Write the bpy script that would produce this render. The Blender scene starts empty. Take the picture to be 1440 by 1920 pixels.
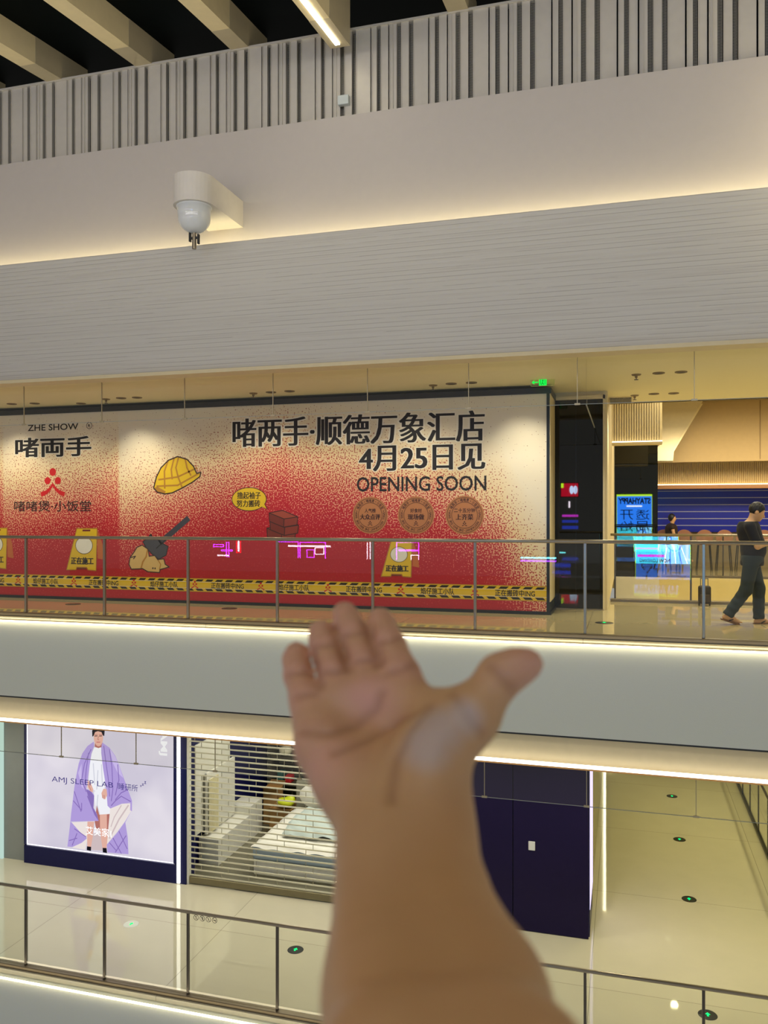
import bpy, bmesh, math, random
import numpy as np
from mathutils import Matrix, Vector

random.seed(7)
SC = bpy.context.scene
COL = SC.collection

# ------------------------------------------------------------------ camera
FPX = 1560.0                       # focal length in pixels of the 1440x1920 frame
YAW = math.radians(16.26)          # camera turned left of the facade normal
CAM = Vector((0.0, 0.0, 1.52))
HOR = 969.0                        # image row of the horizon
cs, sn = math.cos(YAW), math.sin(YAW)
cd = bpy.data.cameras.new('camera')
cam = bpy.data.objects.new('camera', cd)
COL.objects.link(cam)
cam.location = CAM
cam.rotation_euler = (math.pi / 2, 0, YAW)
cd.sensor_fit = 'VERTICAL'
cd.sensor_height = 36.0
cd.sensor_width = 27.0
cd.lens = FPX / 1920 * 36.0
cd.shift_y = 9.0 / 1920
cd.clip_start = 0.02
cd.clip_end = 300
cd.dof.use_dof = True
cd.dof.focus_distance = 12.5
cd.dof.aperture_fstop = 7.5
SC.camera = cam

# ------------------------------------------------------------------ light / exposure
SC.view_settings.view_transform = 'Standard'
SC.view_settings.look = 'None'
SC.view_settings.gamma = 1.0
SC.view_settings.use_curve_mapping = False
SC.view_settings.exposure = 0.0
SC.cycles.max_bounces = 8
SC.cycles.diffuse_bounces = 4
SC.cycles.glossy_bounces = 4
SC.cycles.transparent_max_bounces = 24
SC.cycles.caustics_reflective = False
SC.cycles.caustics_refractive = False
SC.cycles.sample_clamp_indirect = 4.0
SC.cycles.use_denoising = True

world = bpy.data.worlds.new('mall_ambience')
SC.world = world
world.use_nodes = True
world.node_tree.nodes['Background'].inputs[0].default_value = (1.0, 0.97, 0.91, 1)
world.node_tree.nodes['Background'].inputs[1].default_value = 0.36


def area(name, loc, rot, sx, sy, power, color):
    l = bpy.data.lights.new(name, 'AREA')
    l.shape = 'RECTANGLE'
    l.size = sx
    l.size_y = sy
    l.energy = power
    l.color = color
    o = bpy.data.objects.new(name, l)
    COL.objects.link(o)
    o.location = loc
    o.rotation_euler = rot
    return o


WARM = (1.0, 0.93, 0.70)
OLIVE = (1.0, 0.93, 0.50)


def spot(name, loc, power, color, angle=130, tiltx=0.0, r=0.07, blend=0.8):
    l = bpy.data.lights.new(name, 'SPOT')
    l.energy = power
    l.color = color
    l.spot_size = math.radians(angle)
    l.spot_blend = blend
    l.shadow_soft_size = r
    o = bpy.data.objects.new(name, l)
    COL.objects.link(o)
    o.location = loc
    o.rotation_euler = (math.radians(tiltx), 0, 0)
    return o


# downlights of the upper gallery, of the bridge beside the void, of the storey below
for k in range(13):
    spot('gallery_downlight', (-14.5 + 1.65 * k, 12.15, 3.53), 72, WARM)
for k in range(5):
    spot('bridge_downlight', (0.2 + 1.6 * k, 14.4, 3.53), 130, WARM)
for k in range(10):
    spot('lower_downlight', (-14.5 + 1.7 * k, 12.7, -1.66), 108, (1.0, 0.95, 0.82))
for i in range(4):
    for k in range(4):
        spot('hall_downlight', (1.0 + 2.6 * i, 13.2 + 3.0 * k, -1.66), 105, OLIVE)
# added fill spots on the near side, above the photographer, to brighten the arm
for k in (-2.4, 0.35, 3.0):
    spot('arm_fill', (k, -0.7, 3.4), 26, (1.0, 0.91, 0.74))
# hoarding wash
for sx_, pw in ((-10.9, 60), (-8.35, 70), (-5.6, 30), (-3.4, 30), (-1.55, 60)):
    spot('hoarding_spot', (sx_, 12.2, 3.50), pw, (1.0, 0.92, 0.70), 75, 30, 0.06, 1.0)
area('void_light', (3.5, 19.0, 4.3), (0, 0, 0), 6, 4.0, 420, (1.0, 0.88, 0.60))
area('shutter_fill', (4.5, 22.3, 3.3), (math.radians(40), 0, 0), 9, 0.3, 150, (1.0, 0.84, 0.6))  # added fill turned to the blue shutter to brighten it
area('store_light', (-5.5, 15.6, -1.7), (0, 0, 0), 4.2, 1.6, 150, (1.0, 0.97, 0.88))
# unseen fill added on the near side, turned to the facade to brighten it
area('facade_fill', (-3.0, 1.6, 6.7), (math.radians(86), 0, 0), 16, 0.5, 310, (1.0, 0.96, 0.92))
area('beam_fill', (-5.0, 4.5, 4.2), (math.pi, 0, 0), 14, 0.5, 190, (1.0, 0.93, 0.78))  # added unseen fill, lifts the undersides of the roof beams
# cove of the neighbouring wall at the right end of the upper wall
area('corner_cove', (3.3, 9.9, 6.0), (math.radians(90), 0, math.radians(40)), 0.4, 1.8, 40, (1.0, 0.84, 0.52))


# ------------------------------------------------------------------ helpers
def U(px):
    return (px - 720.0) / FPX


def V(py):
    return (HOR - py) / FPX


def on_y(px, py, Y):
    """point of the plane at distance Y (facade planes) seen at a frame position"""
    u, v = U(px), V(py)
    k = cs + sn * u
    return Vector((Y * (-sn + cs * u) / k, Y, CAM.z + Y * v / k))


def on_z(px, py, z):
    u, v = U(px), V(py)
    k = cs + sn * u
    Y = (z - CAM.z) * k / v
    return Vector((Y * (-sn + cs * u) / k, Y, z))


def X_at(px, Y):
    return on_y(px, HOR, Y).x


def lin(c):
    return tuple(((x / 255.0) / 12.92 if x / 255.0 <= 0.04045 else ((x / 255.0 + 0.055) / 1.055) ** 2.4) for x in c)


class NT:
    """tiny node builder"""
    def __init__(self, name):
        self.m = bpy.data.materials.new(name)
        self.m.use_nodes = True
        self.t = self.m.node_tree
        self.b = self.t.nodes['Principled BSDF']
        self.out = self.t.nodes['Material Output']

    def n(self, typ, **kw):
        nd = self.t.nodes.new(typ)
        for k, v in kw.items():
            setattr(nd, k, v)
        return nd

    def l(self, a, b):
        self.t.links.new(a, b)

    def val(self, sock, x):
        if hasattr(x, 'links'):
            self.l(x, sock)
        else:
            sock.default_value = x

    def math(self, op, a, b=0.0, c=None, clamp=False):
        nd = self.n('ShaderNodeMath', operation=op, use_clamp=clamp)
        self.val(nd.inputs[0], a)
        self.val(nd.inputs[1], b)
        if c is not None:
            self.val(nd.inputs[2], c)
        return nd.outputs[0]

    def ramp(self, fac, stops):
        nd = self.n('ShaderNodeValToRGB')
        els = nd.color_ramp.elements
        while len(els) < len(stops):
            els.new(0.5)
        for e, (p, c) in zip(els, stops):
            e.position = p
            e.color = tuple(c) + (1,) if len(c) == 3 else c
        self.val(nd.inputs[0], fac)
        return nd.outputs[0]

    def mix(self, fac, a, b):
        nd = self.n('ShaderNodeMix', data_type='RGBA')
        self.val(nd.inputs[0], fac)
        for s, x in ((nd.inputs[6], a), (nd.inputs[7], b)):
            if hasattr(x, 'links'):
                self.l(x, s)
            else:
                s.default_value = tuple(x) + (1,)
        return nd.outputs[2]

    def pos(self):
        g = self.n('ShaderNodeNewGeometry')
        s = self.n('ShaderNodeSeparateXYZ')
        self.l(g.outputs['Position'], s.inputs[0])
        return g.outputs['Position'], s.outputs[0], s.outputs[1], s.outputs[2]

    def noise(self, vec, scale, detail=2.0, rough=0.5):
        nd = self.n('ShaderNodeTexNoise')
        nd.inputs['Scale'].default_value = scale
        nd.inputs['Detail'].default_value = detail
        nd.inputs['Roughness'].default_value = rough
        if vec is not None:
            self.l(vec, nd.inputs['Vector'])
        return nd.outputs['Fac']

    def bump(self, h, strength=0.3, dist=0.01):
        nd = self.n('ShaderNodeBump')
        nd.inputs['Strength'].default_value = strength
        nd.inputs['Distance'].default_value = dist
        self.l(h, nd.inputs['Height'])
        self.l(nd.outputs[0], self.b.inputs['Normal'])


MATS = {}


def M(name, rgb=None, rough=0.5, metal=0.0, spec=0.5, var=0.06):
    """plain painted / cloth / metal surface with a faint procedural mottling"""
    if name in MATS:
        return MATS[name]
    t = NT(name)
    c = lin(rgb)
    p, x, y, z = t.pos()
    nz = t.noise(p, 9.0, 3.0)
    t.l(t.mix(nz, [k * (1 - var) for k in c], [min(1, k * (1 + var)) for k in c]), t.b.inputs['Base Color'])
    t.b.inputs['Roughness'].default_value = rough
    t.b.inputs['Metallic'].default_value = metal
    t.b.inputs['Specular IOR Level'].default_value = spec
    MATS[name] = t.m
    return t.m


def EM(name, rgb, strength):
    if name in MATS:
        return MATS[name]
    t = NT(name)
    e = t.n('ShaderNodeEmission')
    e.inputs[0].default_value = lin(rgb) + (1,)
    e.inputs[1].default_value = strength
    t.l(e.outputs[0], t.out.inputs[0])
    MATS[name] = t.m
    return t.m


def glass_mat(name, tint=(0.93, 0.95, 0.92), refl=1.7, ior=1.5):
    t = NT(name)
    tr = t.n('ShaderNodeBsdfTransparent')
    tr.inputs[0].default_value = tint + (1,)
    gl = t.n('ShaderNodeBsdfGlossy')
    gl.inputs['Roughness'].default_value = 0.0
    gl.inputs[0].default_value = (1, 1, 1, 1)
    fr = t.n('ShaderNodeFresnel')
    fr.inputs[0].default_value = ior
    ge = t.n('ShaderNodeNewGeometry')
    f = t.math('MULTIPLY', t.math('MULTIPLY', fr.outputs[0], refl, clamp=True), t.math('SUBTRACT', 1.0, ge.outputs['Backfacing']))
    mx = t.n('ShaderNodeMixShader')
    t.l(f, mx.inputs[0])
    t.l(tr.outputs[0], mx.inputs[1])
    t.l(gl.outputs[0], mx.inputs[2])
    t.l(mx.outputs[0], t.out.inputs[0])
    return t.m


def link(name, me, mats=None, parent=None, smooth=False):
    o = bpy.data.objects.new(name, me)
    COL.objects.link(o)
    if mats is not None:
        for m in (mats if isinstance(mats, (list, tuple)) else [mats]):
            me.materials.append(m)
    if parent is not None:
        o.parent = parent
        o.matrix_parent_inverse = Matrix.Translation(-Vector(parent.location))
    if smooth:
        for p in me.polygons:
            p.use_smooth = True
    return o


class MB:
    """collects shapes into one mesh; world coordinates"""
    def __init__(self):
        self.v, self.f, self.mi = [], [], []
        self.cur = 0

    def mat(self, i):
        self.cur = i
        return self

    def raw(self, verts, faces):
        b = len(self.v)
        self.v += [tuple(p) for p in verts]
        self.f += [tuple(b + i for i in f) for f in faces]
        self.mi += [self.cur] * len(faces)
        return self

    def box(self, x0, x1, y0, y1, z0, z1):
        vs = [(x, y, z) for x in (x0, x1) for y in (y0, y1) for z in (z0, z1)]
        fs = [(0, 1, 3, 2), (4, 6, 7, 5), (0, 4, 5, 1), (2, 3, 7, 6), (0, 2, 6, 4), (1, 5, 7, 3)]
        return self.raw(vs, fs)

    def bbox(self, x0, x1, y0, y1, z0, z1, r=0.01, seg=2):
        bm = bmesh.new()
        bmesh.ops.create_cube(bm, size=1)
        for v in bm.verts:
            v.co = Vector(((x0 + x1) / 2 + v.co.x * (x1 - x0), (y0 + y1) / 2 + v.co.y * (y1 - y0), (z0 + z1) / 2 + v.co.z * (z1 - z0)))
        bmesh.ops.bevel(bm, geom=list(bm.edges), offset=r, segments=seg, affect='EDGES', profile=0.5)
        bm.verts.index_update()
        self.raw([v.co[:] for v in bm.verts], [[v.index for v in f.verts] for f in bm.faces])
        bm.free()
        return self

    def cyl(self, a, b, r0, r1=None, n=16, caps=True):
        a, b = Vector(a), Vector(b)
        r1 = r0 if r1 is None else r1
        d = (b - a).normalized()
        h = Vector((0, 0, 1)) if abs(d.z) < 0.9 else Vector((1, 0, 0))
        p = d.cross(h).normalized()
        q = d.cross(p)
        vs = []
        for c, r in ((a, r0), (b, r1)):
            for i in range(n):
                t = 2 * math.pi * i / n
                vs.append(c + p * (r * math.cos(t)) + q * (r * math.sin(t)))
        fs = [(i, (i + 1) % n, n + (i + 1) % n, n + i) for i in range(n)]
        if caps:
            fs += [tuple(range(n))[::-1], tuple(range(n, 2 * n))]
        return self.raw(vs, fs)

    def lathe(self, c, prof, n=24):
        """profile of (radius, z) about a vertical axis through c"""
        c = Vector(c)
        vs, fs = [], []
        for r, z in prof:
            for i in range(n):
                t = 2 * math.pi * i / n
                vs.append((c.x + r * math.cos(t), c.y + r * math.sin(t), c.z + z))
        for k in range(len(prof) - 1):
            for i in range(n):
                j = (i + 1) % n
                fs.append((k * n + i, k * n + j, (k + 1) * n + j, (k + 1) * n + i))
        return self.raw(vs, fs)

    def prism(self, pts, d):
        """closed outline swept by the vector d"""
        pts = [Vector(p) for p in pts]
        d = Vector(d)
        n = len(pts)
        vs = pts + [p + d for p in pts]
        fs = [tuple(range(n)), tuple(range(2 * n - 1, n - 1, -1))]
        fs += [(i, n + i, n + (i + 1) % n, (i + 1) % n) for i in range(n)]
        return self.raw(vs, fs)

    def build(self, name, mats, parent=None, smooth=False, fix=True):
        me = bpy.data.meshes.new(name)
        me.from_pydata(self.v, [], self.f)
        if len(set(self.mi)) > 1 or any(self.mi):
            me.polygons.foreach_set('material_index', self.mi)
        me.update()
        if fix:
            bm = bmesh.new()
            bm.from_mesh(me)
            bmesh.ops.recalc_face_normals(bm, faces=bm.faces)
            bm.to_mesh(me)
            bm.free()
        return link(name, me, mats, parent, smooth)


def tag(o, label=None, cat=None, group=None, kind=None):
    if label:
        o['label'] = label
    if cat:
        o['category'] = cat
    if group:
        o['group'] = group
    if kind:
        o['kind'] = kind
    return o


def thing(name, label, cat, loc, group=None):
    o = bpy.data.objects.new(name, None)
    COL.objects.link(o)
    o.location = loc
    o.empty_display_size = 0.1
    return tag(o, label, cat, group)


def struct(o, label=None, cat=None):
    return tag(o, label, cat, kind='structure')


def copy_tree(o, dx, parent=None):
    c = o.copy()
    COL.objects.link(c)
    if parent is not None:
        inv = o.matrix_parent_inverse.copy()
        c.parent = parent
        c.matrix_parent_inverse = inv
    else:
        c.location = Vector(o.location) + Vector(dx)
    for ch in list(o.children):
        copy_tree(ch, dx, c)
    return c


# lettering: outlines of the built-in typeface turned into mesh
_cache = {}


def glyphs(s, off=0.0):
    key = (s, off)
    if key in _cache:
        return _cache[key]
    cu = bpy.data.curves.new('lettering', 'FONT')
    cu.body = s
    cu.resolution_u = 3
    cu.offset = off
    ob = bpy.data.objects.new('lettering', cu)
    COL.objects.link(ob)
    dg = bpy.context.evaluated_depsgraph_get()
    me = bpy.data.meshes.new_from_object(ob.evaluated_get(dg))
    vs = [(v.co.x, v.co.y) for v in me.vertices]
    fs = [tuple(p.vertices) for p in me.polygons]
    bpy.data.objects.remove(ob)
    bpy.data.curves.remove(cu)
    bpy.data.meshes.remove(me)
    _cache[key] = (vs, fs)
    return vs, fs


class Art:
    """flat print collected on a plane: place(x, z, layer) gives the world point; a layer is half a millimetre"""
    def __init__(self, place):
        self.place = place
        self.mb = MB()
        self.mats = []

    def m(self, mat):
        if mat not in self.mats:
            self.mats.append(mat)
        self.mb.mat(self.mats.index(mat))

    def poly(self, pts, mat, layer=1):
        self.m(mat)
        self.mb.raw([self.place(x, z, layer) for x, z in pts], [tuple(range(len(pts)))])

    def ell(self, c, rx, rz, mat, layer=1, n=28, a0=0.0):
        self.poly([(c[0] + rx * math.cos(2 * math.pi * i / n), c[1] + rz * math.sin(2 * math.pi * i / n)) for i in range(n)], mat, layer)

    def ring(self, c, r0, r1, mat, layer=1, n=40, sz=1.0):
        self.m(mat)
        vs, fs = [], []
        for i in range(n):
            t = 2 * math.pi * i / n
            for r in (r0, r1):
                vs.append(self.place(c[0] + r * math.cos(t), c[1] + r * sz * math.sin(t), layer))
        for i in range(n):
            j = (i + 1) % n
            fs.append((2 * i, 2 * i + 1, 2 * j + 1, 2 * j))
        self.mb.raw(vs, fs)

    def line(self, pts, w, mat, layer=2, closed=False):
        self.m(mat)
        P = [Vector((p[0], p[1])) for p in pts]
        if closed:
            P.append(P[0])
        for k, (a, b) in enumerate(zip(P[:-1], P[1:])):
            d = b - a
            if d.length < 1e-6:
                continue
            d.normalize()
            q = Vector((-d.y, d.x)) * (w / 2)
            e = d * (w * 0.35)
            self.mb.raw([self.place(*(p), layer + 0.06 * (k % 8)) for p in (a - e + q, a - e - q, b + e - q, b + e + q)], [(0, 1, 2, 3)])

    def text(self, s, x0, x1, z0, z1, mat, layer=3, off=0.0, smear=0.0, copies=1, rot=0.0, grow=0.0):
        """lettering fitted to a box; smear repeats it sideways, which thickens the upright strokes; grow thickens all round"""
        vs, fs = glyphs(s, off if s.isascii() else 0.0)
        if not vs:
            return
        self.m(mat)
        ax, bx = min(v[0] for v in vs), max(v[0] for v in vs)
        az, bz = min(v[1] for v in vs), max(v[1] for v in vs)
        kx = (x1 - x0 - smear) / max(bx - ax, 1e-6)
        kz = (z1 - z0) / max(bz - az, 1e-6)
        cx, cz = (x0 + x1) / 2, (z0 + z1) / 2
        c_, s_ = math.cos(rot), math.sin(rot)
        moves = [(0.0 if copies == 1 else smear * (i / (copies - 1) - 0.5), 0.0) for i in range(copies)]
        if grow:
            moves = [(a + grow * math.cos(q * math.pi / 4), grow * math.sin(q * math.pi / 4)) for a, _ in moves for q in range(8)]
        for i, (dx, dz) in enumerate(moves):
            out = []
            for x, z in vs:
                lx = (x - (ax + bx) / 2) * kx + dx
                lz = (z - (az + bz) / 2) * kz + dz
                out.append(self.place(cx + lx * c_ - lz * s_, cz + lx * s_ + lz * c_, layer + 0.02 * i))
            self.mb.raw(out, fs)

    def build(self, name, parent):
        return self.mb.build(name, self.mats, parent, fix=False)


def sdf_surface(fn, lo, hi, h):
    """zero level of a distance function as a quad mesh (naive surface nets)"""
    lo, hi = np.array(lo, float), np.array(hi, float)
    n = np.ceil((hi - lo) / h).astype(int) + 1
    ax = [lo[i] + h * np.arange(n[i]) for i in range(3)]
    G = np.stack(np.meshgrid(*ax, indexing='ij'), -1).astype(np.float32)
    D = fn(G)
    inside = D < 0
    nc = n - 1
    acc = np.zeros(tuple(nc) + (3,), np.float32)
    cnt = np.zeros(tuple(nc), np.float32)
    corner = [(i, j, k) for i in (0, 1) for j in (0, 1) for k in (0, 1)]

    def sub(a, c):
        return a[c[0]:c[0] + nc[0], c[1]:c[1] + nc[1], c[2]:c[2] + nc[2]]
    for a in corner:
        for d in range(3):
            if a[d] == 0:
                b = list(a)
                b[d] = 1
                va, vb = sub(D, a), sub(D, b)
                cr = (va < 0) != (vb < 0)
                t = np.where(cr, va / np.where(cr, va - vb, 1), 0)
                for q in range(3):
                    acc[..., q] += np.where(cr, a[q] + (t if q == d else 0), 0)
                cnt += cr
    act = cnt > 0
    idx = -np.ones(tuple(nc), int)
    ii = np.argwhere(act)
    idx[act] = np.arange(len(ii))
    verts = (ii + acc[act] / cnt[act][:, None]) * h + lo
    faces = []
    for d in range(3):
        a, b = [q for q in range(3) if q != d]
        sl0 = [slice(None)] * 3
        sl1 = [slice(None)] * 3
        sl0[d] = slice(0, -1)
        sl1[d] = slice(1, None)
        ch = inside[tuple(sl0)] != inside[tuple(sl1)]
        e = np.argwhere(ch)
        ok = (e[:, a] > 0) & (e[:, b] > 0) & (e[:, a] < nc[a]) & (e[:, b] < nc[b])
        e = e[ok]
        flip = inside[tuple(sl0)][tuple(e.T)]

        def cell(da, db):
            q = e.copy()
            q[:, a] -= da
            q[:, b] -= db
            return idx[tuple(q.T)]
        quad = np.stack([cell(1, 1), cell(0, 1), cell(0, 0), cell(1, 0)], 1)
        if d == 1:
            flip = ~flip
        quad = np.where(flip[:, None], quad, quad[:, ::-1])
        faces.append(quad)
    return verts, np.concatenate(faces)


def rcone(P, a, b, ra, rb):
    a, b = np.array(a, np.float32), np.array(b, np.float32)
    d = b - a
    L = float(d @ d) + 1e-12
    t = np.clip(((P - a) @ d) / L, 0, 1)
    q = P - a - t[..., None] * d
    return np.sqrt((q * q).sum(-1)) - (ra + (rb - ra) * t)


def smin(a, b, k):
    h = np.clip(0.5 + 0.5 * (b - a) / k, 0, 1)
    return b + (a - b) * h - k * h * (1 - h)


def ellip(P, c, r):
    q = (P - np.array(c, np.float32)) / np.array(r, np.float32)
    n = np.sqrt((q * q).sum(-1))
    return (n - 1) * min(r)


def chain(P, nodes, k):
    D = None
    for (a, ra), (b, rb) in zip(nodes[:-1], nodes[1:]):
        d = rcone(P, a, b, ra, rb)
        D = d if D is None else smin(D, d, k)
    return D


def mesh_of(name, verts, faces, mats, parent=None, loc=None, rotz=0.0):
    me = bpy.data.meshes.new(name)
    vs = np.asarray(verts, float)
    if loc is not None:
        c, s = math.cos(rotz), math.sin(rotz)
        vs = np.stack([vs[:, 0] * c - vs[:, 1] * s + loc[0], vs[:, 0] * s + vs[:, 1] * c + loc[1], vs[:, 2] + loc[2]], 1)
    me.from_pydata(vs.tolist(), [], faces.tolist())
    me.update()
    return link(name, me, mats, parent, smooth=True)


# ------------------------------------------------------------------ materials
def tile_mat(name, rgb, rgb2, rough, sx, sy, spec=0.5):
    t = NT(name)
    p, x, y, z = t.pos()
    br = t.n('ShaderNodeTexBrick')
    br.offset = 0.0
    br.inputs['Color1'].default_value = lin(rgb) + (1,)
    br.inputs['Color2'].default_value = lin(rgb2) + (1,)
    br.inputs['Mortar'].default_value = tuple(k * 0.45 for k in lin(rgb)) + (1,)
    br.inputs['Scale'].default_value = 1.0
    br.inputs['Mortar Size'].default_value = 0.004
    br.inputs['Brick Width'].default_value = sx
    br.inputs['Row Height'].default_value = sy
    mp = t.n('ShaderNodeMapping')
    mp.inputs['Location'].default_value = (0.52, 0.6, 0)
    t.l(p, mp.inputs[0])
    t.l(mp.outputs[0], br.inputs['Vector'])
    nz = t.noise(p, 1.6, 4.0, 0.6)
    mx = t.n('ShaderNodeMix', data_type='RGBA', blend_type='MULTIPLY')
    mx.inputs[0].default_value = 0.25
    t.l(br.outputs[0], mx.inputs[6])
    t.l(t.ramp(nz, [(0.3, (0.8, 0.8, 0.8)), (0.7, (1, 1, 1))]), mx.inputs[7])
    t.l(mx.outputs[2], t.b.inputs['Base Color'])
    t.b.inputs['Roughness'].default_value = rough
    t.b.inputs['Specular IOR Level'].default_value = spec
    t.b.inputs['IOR'].default_value = 1.6
    nb = t.noise(p, 2.2, 1.0)
    t.bump(nb, 0.05, 0.012)
    return t.m


m_floor_up = tile_mat('polished_beige_tile', (188, 174, 132), (192, 178, 136), 0.03, 2.6, 1.3, 0.9)
m_floor_low = tile_mat('polished_cream_tile', (196, 190, 166), (200, 194, 170), 0.035, 3.0, 3.3, 0.9)
m_white = M('white_paint', (206, 200, 190), 0.6)
m_wall = M('smooth_wall_paint', (188, 181, 174), 0.55, var=0.03)
m_ceil = M('ceiling_paint', (232, 222, 178), 0.6, var=0.02)
m_cream = M('cream_paint', (214, 198, 156), 0.55)
m_beige = M('beige_paint', (202, 178, 122), 0.55)
m_steel = M('brushed_steel', (150, 140, 122), 0.32, 0.9)
m_steel_dk = M('dark_steel', (92, 86, 78), 0.35, 0.85)
m_alu = M('fin_aluminium', (200, 195, 185), 0.4, 0.15)
m_black = M('matt_black', (16, 18, 18), 0.45)
m_frame = M('dark_frame', (34, 36, 36), 0.35)
m_shoe = M('railing_base_metal', (118, 106, 84), 0.4, 0.6)
m_glass = glass_mat('railing_glass', (0.975, 0.98, 0.955), 1.0)
m_curtain = glass_mat('curtain_glass', (0.98, 0.98, 0.955), 0.9)
m_led = EM('warm_led', (255, 240, 190), 16.0)
m_led_soft = EM('warm_led_soft', (255, 240, 204), 8.0)
m_led_w = EM('white_led', (255, 250, 236), 4.0)


def rib_mat():
    t = NT('ribbed_panel')
    p, x, y, z = t.pos()
    mp = t.n('ShaderNodeMapping')
    mp.inputs['Scale'].default_value = (0.55, 1.0, 30.0)
    t.l(p, mp.inputs[0])
    nz = t.noise(mp.outputs[0], 1.0, 4.0, 0.6)
    row = t.math('MULTIPLY', t.math('PINGPONG', t.math('ADD', z, t.math('MULTIPLY', nz, 0.012)), 0.030), 33.0)
    groove = t.math('LESS_THAN', row, 0.13)
    h = t.math('ADD', t.math('MULTIPLY', row, 0.5), nz)
    t.bump(h, 0.7, 0.006)
    c = t.ramp(nz, [(0.3, lin((192, 187, 176))), (0.5, lin((200, 196, 185)))])
    broken = t.math('MULTIPLY', groove, t.math('GREATER_THAN', nz, 0.47))
    t.l(t.mix(t.math('MULTIPLY', broken, 0.6), c, lin((150, 144, 132))), t.b.inputs['Base Color'])
    t.b.inputs['Roughness'].default_value = 0.6
    return t.m


def stucco_mat():
    t = NT('textured_plaster')
    p, x, y, z = t.pos()
    nz = t.noise(p, 60.0, 3.0, 0.6)
    t.bump(nz, 0.35, 0.004)
    t.b.inputs['Base Color'].default_value = lin((208, 212, 198)) + (1,)
    t.b.inputs['Roughness'].default_value = 0.7
    return t.m


def perforated_mat():
    t = NT('perforated_sheet')
    p, x, y, z = t.pos()
    a = t.math('SUBTRACT', t.math('FRACT', t.math('MULTIPLY', x, 55.0)), 0.5)
    b = t.math('SUBTRACT', t.math('FRACT', t.math('MULTIPLY', z, 55.0)), 0.5)
    r = t.math('SQRT', t.math('ADD', t.math('MULTIPLY', a, a), t.math('MULTIPLY', b, b)))
    f = t.math('GREATER_THAN', r, 0.40)
    t.l(t.mix(f, lin((20, 21, 22)), lin((170, 164, 150))), t.b.inputs['Base Color'])
    t.b.inputs['Roughness'].default_value = 0.5
    return t.m


m_rib = rib_mat()
m_stucco = stucco_mat()
m_perf = perforated_mat()

# ------------------------------------------------------------------ large structure
XL, XR = -17.0, 13.0
Y_RAIL = 10.70
Z_CEIL = 3.57
Z_LOW = -5.40

# upper and lower floor slabs
struct(MB().box(XL, XR, 10.60, 15.70, -0.35, 0.0).build('floor', m_floor_up), 'polished beige tiled floor of the upper gallery behind the railing', 'floor')
struct(MB().box(XL, XR, 10.60, 26.0, Z_LOW - 0.4, Z_LOW).build('floor', m_floor_low), 'glossy cream tiled floor of the storey below', 'floor')
struct(MB().box(-16, 12, -7.0, 0.12, -0.4, 0.0).build('floor', m_floor_up), 'gallery floor on the near side under the camera', 'floor')
struct(MB().box(-0.35, XR, 22.0, 32.0, -0.3, 0.0).build('floor', m_floor_up), 'far floor beyond the second void under the blue shutter', 'floor')

# ceilings
struct(MB().box(XL, XR, 10.62, 15.70, Z_CEIL, Z_CEIL + 0.25).build('ceiling', m_ceil), 'tan ceiling over the upper gallery', 'ceiling')
struct(MB().box(XL, XR, 10.80, 26.0, -1.62, -1.40).build('ceiling', m_ceil), 'ceiling of the storey below', 'ceiling')
struct(MB().box(-0.35, XR, 15.70, 32.0, 4.62, 4.8).build('ceiling', M('void_ceiling', (150, 128, 88), 0.6)), 'raised brown ceiling over the second void', 'ceiling')

# ribbed fascia of the roof edge
struct(MB().box(XL, XR, 10.50, 10.62, Z_CEIL, 5.34).build('wall_ribbed', m_rib), 'white panel with fine horizontal ribs above the gallery', 'wall')
struct(MB().box(XL, XR, 10.40, 10.70, Z_CEIL - 0.05, Z_CEIL).build('trim_ceiling_edge', m_cream), 'pale cream edge strip under the ribbed panel', 'trim')
# smooth wall behind the cove, and the cove ledge
struct(MB().box(XL, XR, 10.86, 11.05, 5.0, 7.05).build('wall_upper', m_wall), 'smooth pale wall above the glowing cove', 'wall')
struct(MB().box(XL, XR, 10.62, 10.86, 5.20, 5.27).build('trim_cove', m_white), 'ledge of the cove behind the ribbed panel', 'trim')
cove = MB()
for i in range(60):
    a = XL + 0.5 * i
    cove.box(a, a + 0.5, 10.66, 10.70, 5.27, 5.30)
tag(cove.build('cove_light', m_led), 'warm light strip hidden in the cove above the ribbed panel', 'cove light')

# fascia of the upper floor edge
struct(MB().box(XL, XR, 10.50, 10.60, -1.19, -0.06).build('wall_parapet', m_stucco), 'pale plaster band below the upper railing', 'wall')
struct(MB().box(XL, XR, 10.515, 10.62, -1.215, -1.19).build('trim_shadow_gap', m_frame), 'dark gap under the plaster band', 'trim')
struct(MB().prism([(XL, 10.62, -1.20), (XL, 10.70, -1.20), (XL, 10.78, -1.60), (XL, 10.66, -1.60)], (XR - XL, 0, 0)).build('trim_lower_band', m_cream), 'cream band under the plaster parapet', 'trim')
band = MB()
for i in range(60):
    a = XL + 0.5 * i
    band.box(a, a + 0.5, 10.53, 10.56, -1.585, -1.545)
tag(band.build('cove_light', m_led_w), 'bright light strip along the ceiling edge of the storey below', 'cove light')
struct(MB().box(XL, XR, 10.56, 10.80, -1.615, -1.585).build('trim_light_ledge', M('ledge_paint', (150, 110, 60), 0.5)), 'narrow ledge carrying the lower light strip', 'trim')
# light lines under both railings
for z, lab in ((-0.045, 'white light line under the base of the upper railing'), (Z_LOW - 0.045, 'white light line under the base of the lower railing')):
    ln = MB()
    for i in range(60):
        a = XL + 0.5 * i
        ln.box(a, a + 0.5, 10.445, 10.470, z - 0.012, z + 0.006)
    tag(ln.build('light_line', m_led_soft), lab, 'light strip')
struct(MB().box(XL, XR, 10.50, 10.60, Z_LOW - 1.5, Z_LOW - 0.06).build('wall_parapet', m_stucco), 'plaster band below the lower railing', 'wall')

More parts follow.
